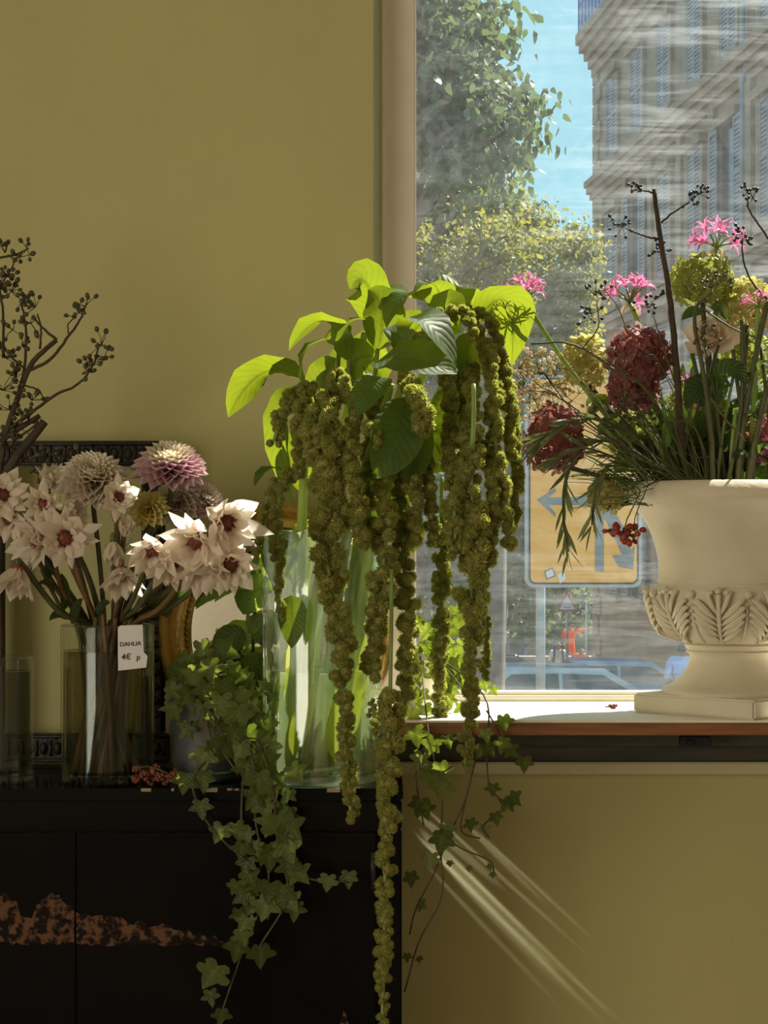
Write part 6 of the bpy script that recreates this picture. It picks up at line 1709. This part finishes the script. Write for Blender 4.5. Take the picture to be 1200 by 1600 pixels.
berry_branch('lacy spray of tiny cream blossoms glowing behind the hanging tassels', [([(835, 640, 3.46), (880, 690, 3.45), (960, 740, 3.43), (1060, 785, 3.40)], 1.0, 1.6), ([(820, 590, 3.46), (850, 650, 3.46), (900, 705, 3.45)], .8, 1.0), ([(860, 580, 3.46), (868, 640, 3.46), (900, 700, 3.45)], .8, 1.0)],
             [(x_, y_, 3.46, 16, 26) for x_, y_ in ((812, 600), (835, 585), (858, 575), (825, 630), (850, 615), (875, 600), (840, 650), (865, 640), (808, 650), (820, 570), (800, 620))], MAT['stem'], MAT['rose_white'], P(1060, 790, 3.40), rb_px=3.0, seed=19, group='berried branches in the urn', name='blossom_spray')
# bramble berries hanging by the lip
berry_branch('bunch of red and black bramble berries hanging beside the urn lip', [([(1000, 770, 3.22), (985, 800, 3.20), (975, 825, 3.19)], 1.2, .9), ([(1010, 765, 3.22), (995, 800, 3.2), (990, 825, 3.19)], 1, .8), ([(1040, 745, 3.26), (1005, 762, 3.22)], 1.4, 1.2), ([(1075, 775, 3.33), (1050, 738, 3.28), (1040, 745, 3.26)], 1.4, 1.4)],
             [(955, 828, 3.19, 6, 12), (982, 836, 3.19, 9, 16), (990, 828, 3.19, 5, 12), (972, 832, 3.19, 5, 12)], MAT['olive_stem'], MAT['red_berry'], P(1075, 790, 3.33), rb_px=5.2, seed=13, group='berried branches in the urn', up=Vector((0, 0, -1)))

# drooping narrow-leaved olive sprigs
OLM = leaf_mesh(MB(), (0, 0, 0), (0, .02, .5), (0, .1, 1.0), .13, (0, -1, 0), fold=.3, n=6, m=1, prof='lance', ripple=0).mesh('narrow_leaf_blade', MAT['olive_leaf'])
def olive(label, pts, nleaf_, ll, seed):
    rr = random.Random(seed)
    sp2 = spline(PX(pts), 8)
    t = thing('olive_sprig', sp2[-1], label, 'branch', 'narrow-leaved sprigs in the urn')
    MB().tube(sp2, S(1.8, pts[0][2]), 5).build('twig', MAT['olive_stem'], t)
    for k in range(nleaf_):
        q = (k / nleaf_) ** 1.1 * .72; i = min(len(sp2) - 2, int(q * (len(sp2) - 1)))
        c = sp2[i]; d = (sp2[max(0, i - 2)] - sp2[i + 1]).normalized()
        dv = (d + Vector((rr.uniform(-.5, .5), rr.uniform(-.5, .4), rr.uniform(-.45, .4)))).normalized()
        inst('leaf', OLM, t, frame_mat(c, dv, rr.uniform(0, 6.28), S(ll, pts[0][2]) * rr.uniform(.7, 1.15)))
    return t
olive('narrow-leaved sprig drooping lowest in front of the yellow sign', [(888, 862, 3.22), (880, 800, 3.22), (888, 735, 3.22), (930, 690, 3.24), (1000, 710, 3.28), (1060, 775, 3.32)], 34, 48, 1)
olive('narrow-leaved sprig reaching left across the drooping hydrangea', [(845, 685, 3.20), (880, 665, 3.20), (930, 655, 3.22), (1000, 690, 3.27), (1060, 775, 3.32)], 34, 50, 2)
olive('narrow-leaved sprig hanging in an arc beside the lip of the urn', [(925, 820, 3.22), (930, 770, 3.22), (950, 730, 3.23), (1000, 735, 3.27), (1050, 775, 3.31)], 26, 46, 3)
olive('narrow-leaved sprig spreading flat over the left rim', [(870, 720, 3.21), (905, 700, 3.21), (960, 715, 3.24), (1020, 750, 3.28), (1060, 780, 3.32)], 30, 48, 4)
# grass tuft and long blades
gr = thing('grass_tuft', P(1060, 790, 3.31), 'tuft of fine green blades fanning left above the urn rim', 'grass')
rr = random.Random(17)
mb = MB()
for k in range(80):
    a = rr.uniform(-.2, 1.0); L = rr.uniform(70, 190)
    bx = rr.uniform(1010, 1110); ex = bx - math.cos(a) * L; ey = 772 - math.sin(a) * L * .75
    Yb = 3.33 + rr.uniform(-.06, .03); Ye = Yb - rr.uniform(-.04, .10)
    mb.tube(spline([P(bx, 790, Yb), P((bx + ex) / 2, (790 + ey) / 2 - rr.uniform(0, 25), (Yb + Ye) / 2), P(ex, ey + rr.uniform(0, 20), Ye)], 5), [S(1.9 - 1.6 * i / 10, 3.3) for i in range(11)], 4)
gm = mb.build('blades', MAT['grass'], gr); gm['kind'] = 'stuff'
# thick upright stems
for k, (pts, r, lab) in enumerate((([(1200, 470, 3.30), (1180, 560, 3.30), (1160, 680, 3.31), (1150, 780, 3.33)], 4.6, 'thick green stalk leaning right toward the picture edge'), ([(1160, 500, 3.30), (1158, 640, 3.31), (1132, 780, 3.33)], 4, 'upright green stalk right of the berried stem'),
                                   ([(1150, 640, 3.32), (1143, 700, 3.32), (1140, 780, 3.33)], 3, 'short bright green stalk between the thick ones'), ([(1200, 600, 3.29), (1180, 690, 3.30), (1165, 780, 3.33)], 5, 'stout stalk at the lower right edge of the bouquet'))):
    t = thing('flower_stalk', P(*pts[-1]), lab, 'stem')
    MB().tube(spline(PX(pts), 6), S(r, 3.3), 8).build('stalk', MAT['stem'] if k == 2 else MAT['olive_stem'], t)
    leaf_px(t, (pts[1][0], pts[1][1] + 20, pts[1][2]), (pts[1][0] + 15, pts[1][1] - 5, pts[1][2] - .02), (pts[1][0] + 26, pts[1][1] + 18, pts[1][2] - .03), 16, (.2, -.8, .5), MAT['dark_leaf'], fold=.2, n=8)
# broad dark leaves filling the bouquet
bl = thing('leafy_branch', P(1110, 790, 3.36), 'branch with broad dark green leaves at the centre of the urn bouquet', 'branch')
MB().tube(spline(PX([(1115, 790, 3.37), (1110, 680, 3.35), (1120, 560, 3.33)]), 6), S(4, 3.35), 7).build('stem', MAT['olive_stem'], bl)
for a, b, c, w, nr in (((1118, 640, 3.33), (1098, 575, 3.30), (1072, 640, 3.28), 56, (-.2, -.9, .3)), ((1115, 610, 3.33), (1142, 555, 3.30), (1165, 600, 3.28), 50, (.2, -.9, .4)), ((1110, 480, 3.32), (1120, 470, 3.30), (1135, 500, 3.29), 26, (0, -.8, .5)), ((1100, 490, 3.32), (1085, 480, 3.3), (1065, 500, 3.29), 24, (0, -.8, .5)),
                       ((1110, 680, 3.36), (1060, 640, 3.34), (1040, 700, 3.32), 60, (-.2, -.9, .3)), ((1115, 700, 3.36), (1170, 660, 3.36), (1200, 720, 3.34), 60, (.2, -.9, .3)), ((1060, 740, 3.38), (960, 640, 3.40), (935, 680, 3.38), 60, (-.2, -.9, .3)), ((1060, 740, 3.40), (1000, 690, 3.40), (960, 740, 3.38), 70, (-.2, -.9, .3)),
                       ((1150, 760, 3.42), (1130, 690, 3.42), (1080, 700, 3.40), 70, (0, -.9, .3)), ((1180, 760, 3.42), (1200, 690, 3.42), (1240, 700, 3.40), 70, (0, -.9, .3)), ((1110, 760, 3.42), (1090, 700, 3.42), (1040, 690, 3.4), 70, (0, -.9, .3)), ((945, 640, 3.36), (930, 600, 3.35), (922, 660, 3.33), 34, (-.4, -.6, .5)),
                       ((1140, 780, 3.44), (1150, 700, 3.44), (1190, 640, 3.42), 70, (0, -.9, .3)), ((1030, 780, 3.40), (1010, 720, 3.41), (1030, 640, 3.40), 60, (0, -.9, .3))):
    leaf_px(bl, a, b, c, w, nr, MAT['dark_leaf'] if w != 34 else MAT['amaranth_leaf'], fold=.2)

# dark leafy filler and a tangle of fine twigs low in the bouquet
FLM = leaf_mesh(MB(), (0, 0, 0), (0, .05, .55), (0, .22, 1.0), .46, (0, -1, 0), fold=.25, n=6, m=1, prof='ovate', ripple=0).mesh('filler_leaf_blade', MAT['dark_leaf'])
rr = random.Random(41)
fb = thing('foliage_bunch', P(1120, 790, 3.42), 'bunch of dark small-leaved foliage filling the back of the urn bouquet', 'foliage')
for k in range(16):
    x = 960 + k * 17 + rr.uniform(-8, 8); y = rr.uniform(600, 690) - (30 if x > 1080 else 0); Yk = 3.43 + rr.uniform(-.03, .04)
    fx = max(1050, min(1225, 1139 + (x - 1139) * .4))
    sp2 = spline([P(x, y, Yk), P((x + fx) / 2, (y + 780) / 2 - 8, Yk), P(fx, 786, 3.39)], 6)
    MB().tube(sp2, S(1.8, Yk), 5).build('twig', MAT['olive_stem'], fb)
    for j_ in range(13):
        c = sp2[min(len(sp2) - 1, int(j_ / 13 * 10))]
        inst('leaf', FLM, fb, frame_mat(c, (rr.uniform(-1, 1), rr.uniform(-.6, .6), rr.uniform(-.3, 1)), rr.uniform(0, 6.28), S(rr.uniform(26, 44), Yk)))
tw = thing('twig_tangle', P(1050, 790, 3.28), 'tangle of fine brown twigs crossing over the left rim of the urn', 'twigs')
mb = MB()
for k in range(46):
    x0 = rr.uniform(1010, 1130); x1 = x0 - rr.uniform(20, 190); y1 = rr.uniform(560, 745)
    Yk = 3.24 + rr.uniform(-.05, .08)
    pts = [P(x0, 786, 3.33), P(x0 * .6 + x1 * .4 + rr.uniform(-20, 20), 786 * .5 + y1 * .5 + rr.uniform(-25, 15), (Yk + 3.33) / 2), P(x1 + rr.uniform(0, 20), y1 + rr.uniform(-12, 12), Yk), P(x1 - rr.uniform(5, 30), y1 + rr.uniform(-20, 20), Yk - .01)]
    mb.tube(spline(pts, 5), [S(1.5 - 1.0 * i / 15, Yk) for i in range(16)], 4)
tag(mb.build('twigs', MAT['olive_stem'], tw), kind='stuff')
STK = ('leftmost thin green stalk rising above the urn rim', 'second thin stalk from the left in the urn', 'third thin stalk from the left in the urn', 'fourth thin stalk from the left in the urn', 'middle thin stalk of the urn bouquet', 'sixth thin stalk from the left in the urn', 'third thin stalk from the right in the urn', 'second thin stalk from the right in the urn', 'rightmost thin green stalk in the urn')
for k in range(9):
    x = 1075 + k * 15 + rr.uniform(-5, 5); t = None
    up_ = thing('flower_stalk', P(x, 786, 3.36), STK[k], 'stem', 'thin green stalks in the urn')
    MB().tube(spline([P(x, 786, 3.36), P(x + rr.uniform(-12, 12), 680, 3.33), P(x + rr.uniform(-35, 35), rr.uniform(520, 620), 3.31)], 6), S(rr.uniform(2, 3.2), 3.3), 6).build('stalk', MAT['olive_stem'] if k % 3 else MAT['stem'], up_)
    c = P(x, 700, 3.345); leaf_mesh_o = leaf_mesh(MB(), c, c + Vector((.012, -.01, .012)), c + Vector((.026, -.012, .004)), .012, (.2, -.7, .6), n=6, m=1).build('leaf', MAT['dark_leaf'], up_)

# ================================================================== added spot lamps standing in for sun glints off the vase, wall below sill
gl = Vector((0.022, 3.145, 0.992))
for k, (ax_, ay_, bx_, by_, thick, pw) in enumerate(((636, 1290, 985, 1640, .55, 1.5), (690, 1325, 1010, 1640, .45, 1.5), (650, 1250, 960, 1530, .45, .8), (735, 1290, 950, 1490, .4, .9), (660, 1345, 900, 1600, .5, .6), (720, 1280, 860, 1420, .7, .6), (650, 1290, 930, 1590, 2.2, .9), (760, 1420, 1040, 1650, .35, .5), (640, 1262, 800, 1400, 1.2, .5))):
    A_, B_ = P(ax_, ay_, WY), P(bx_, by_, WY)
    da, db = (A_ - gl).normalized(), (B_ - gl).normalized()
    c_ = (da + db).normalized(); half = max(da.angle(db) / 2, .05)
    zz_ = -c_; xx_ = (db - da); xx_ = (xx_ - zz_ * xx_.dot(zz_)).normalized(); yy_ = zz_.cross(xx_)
    ld = bpy.data.lights.new('glint_spot', 'SPOT'); ld.energy = pw * 2.9; ld.spot_size = 2 * half; ld.spot_blend = .6; ld.shadow_soft_size = .003; ld.color = (.92, .95, 1)
    lo = bpy.data.objects.new('glint_spot', ld)
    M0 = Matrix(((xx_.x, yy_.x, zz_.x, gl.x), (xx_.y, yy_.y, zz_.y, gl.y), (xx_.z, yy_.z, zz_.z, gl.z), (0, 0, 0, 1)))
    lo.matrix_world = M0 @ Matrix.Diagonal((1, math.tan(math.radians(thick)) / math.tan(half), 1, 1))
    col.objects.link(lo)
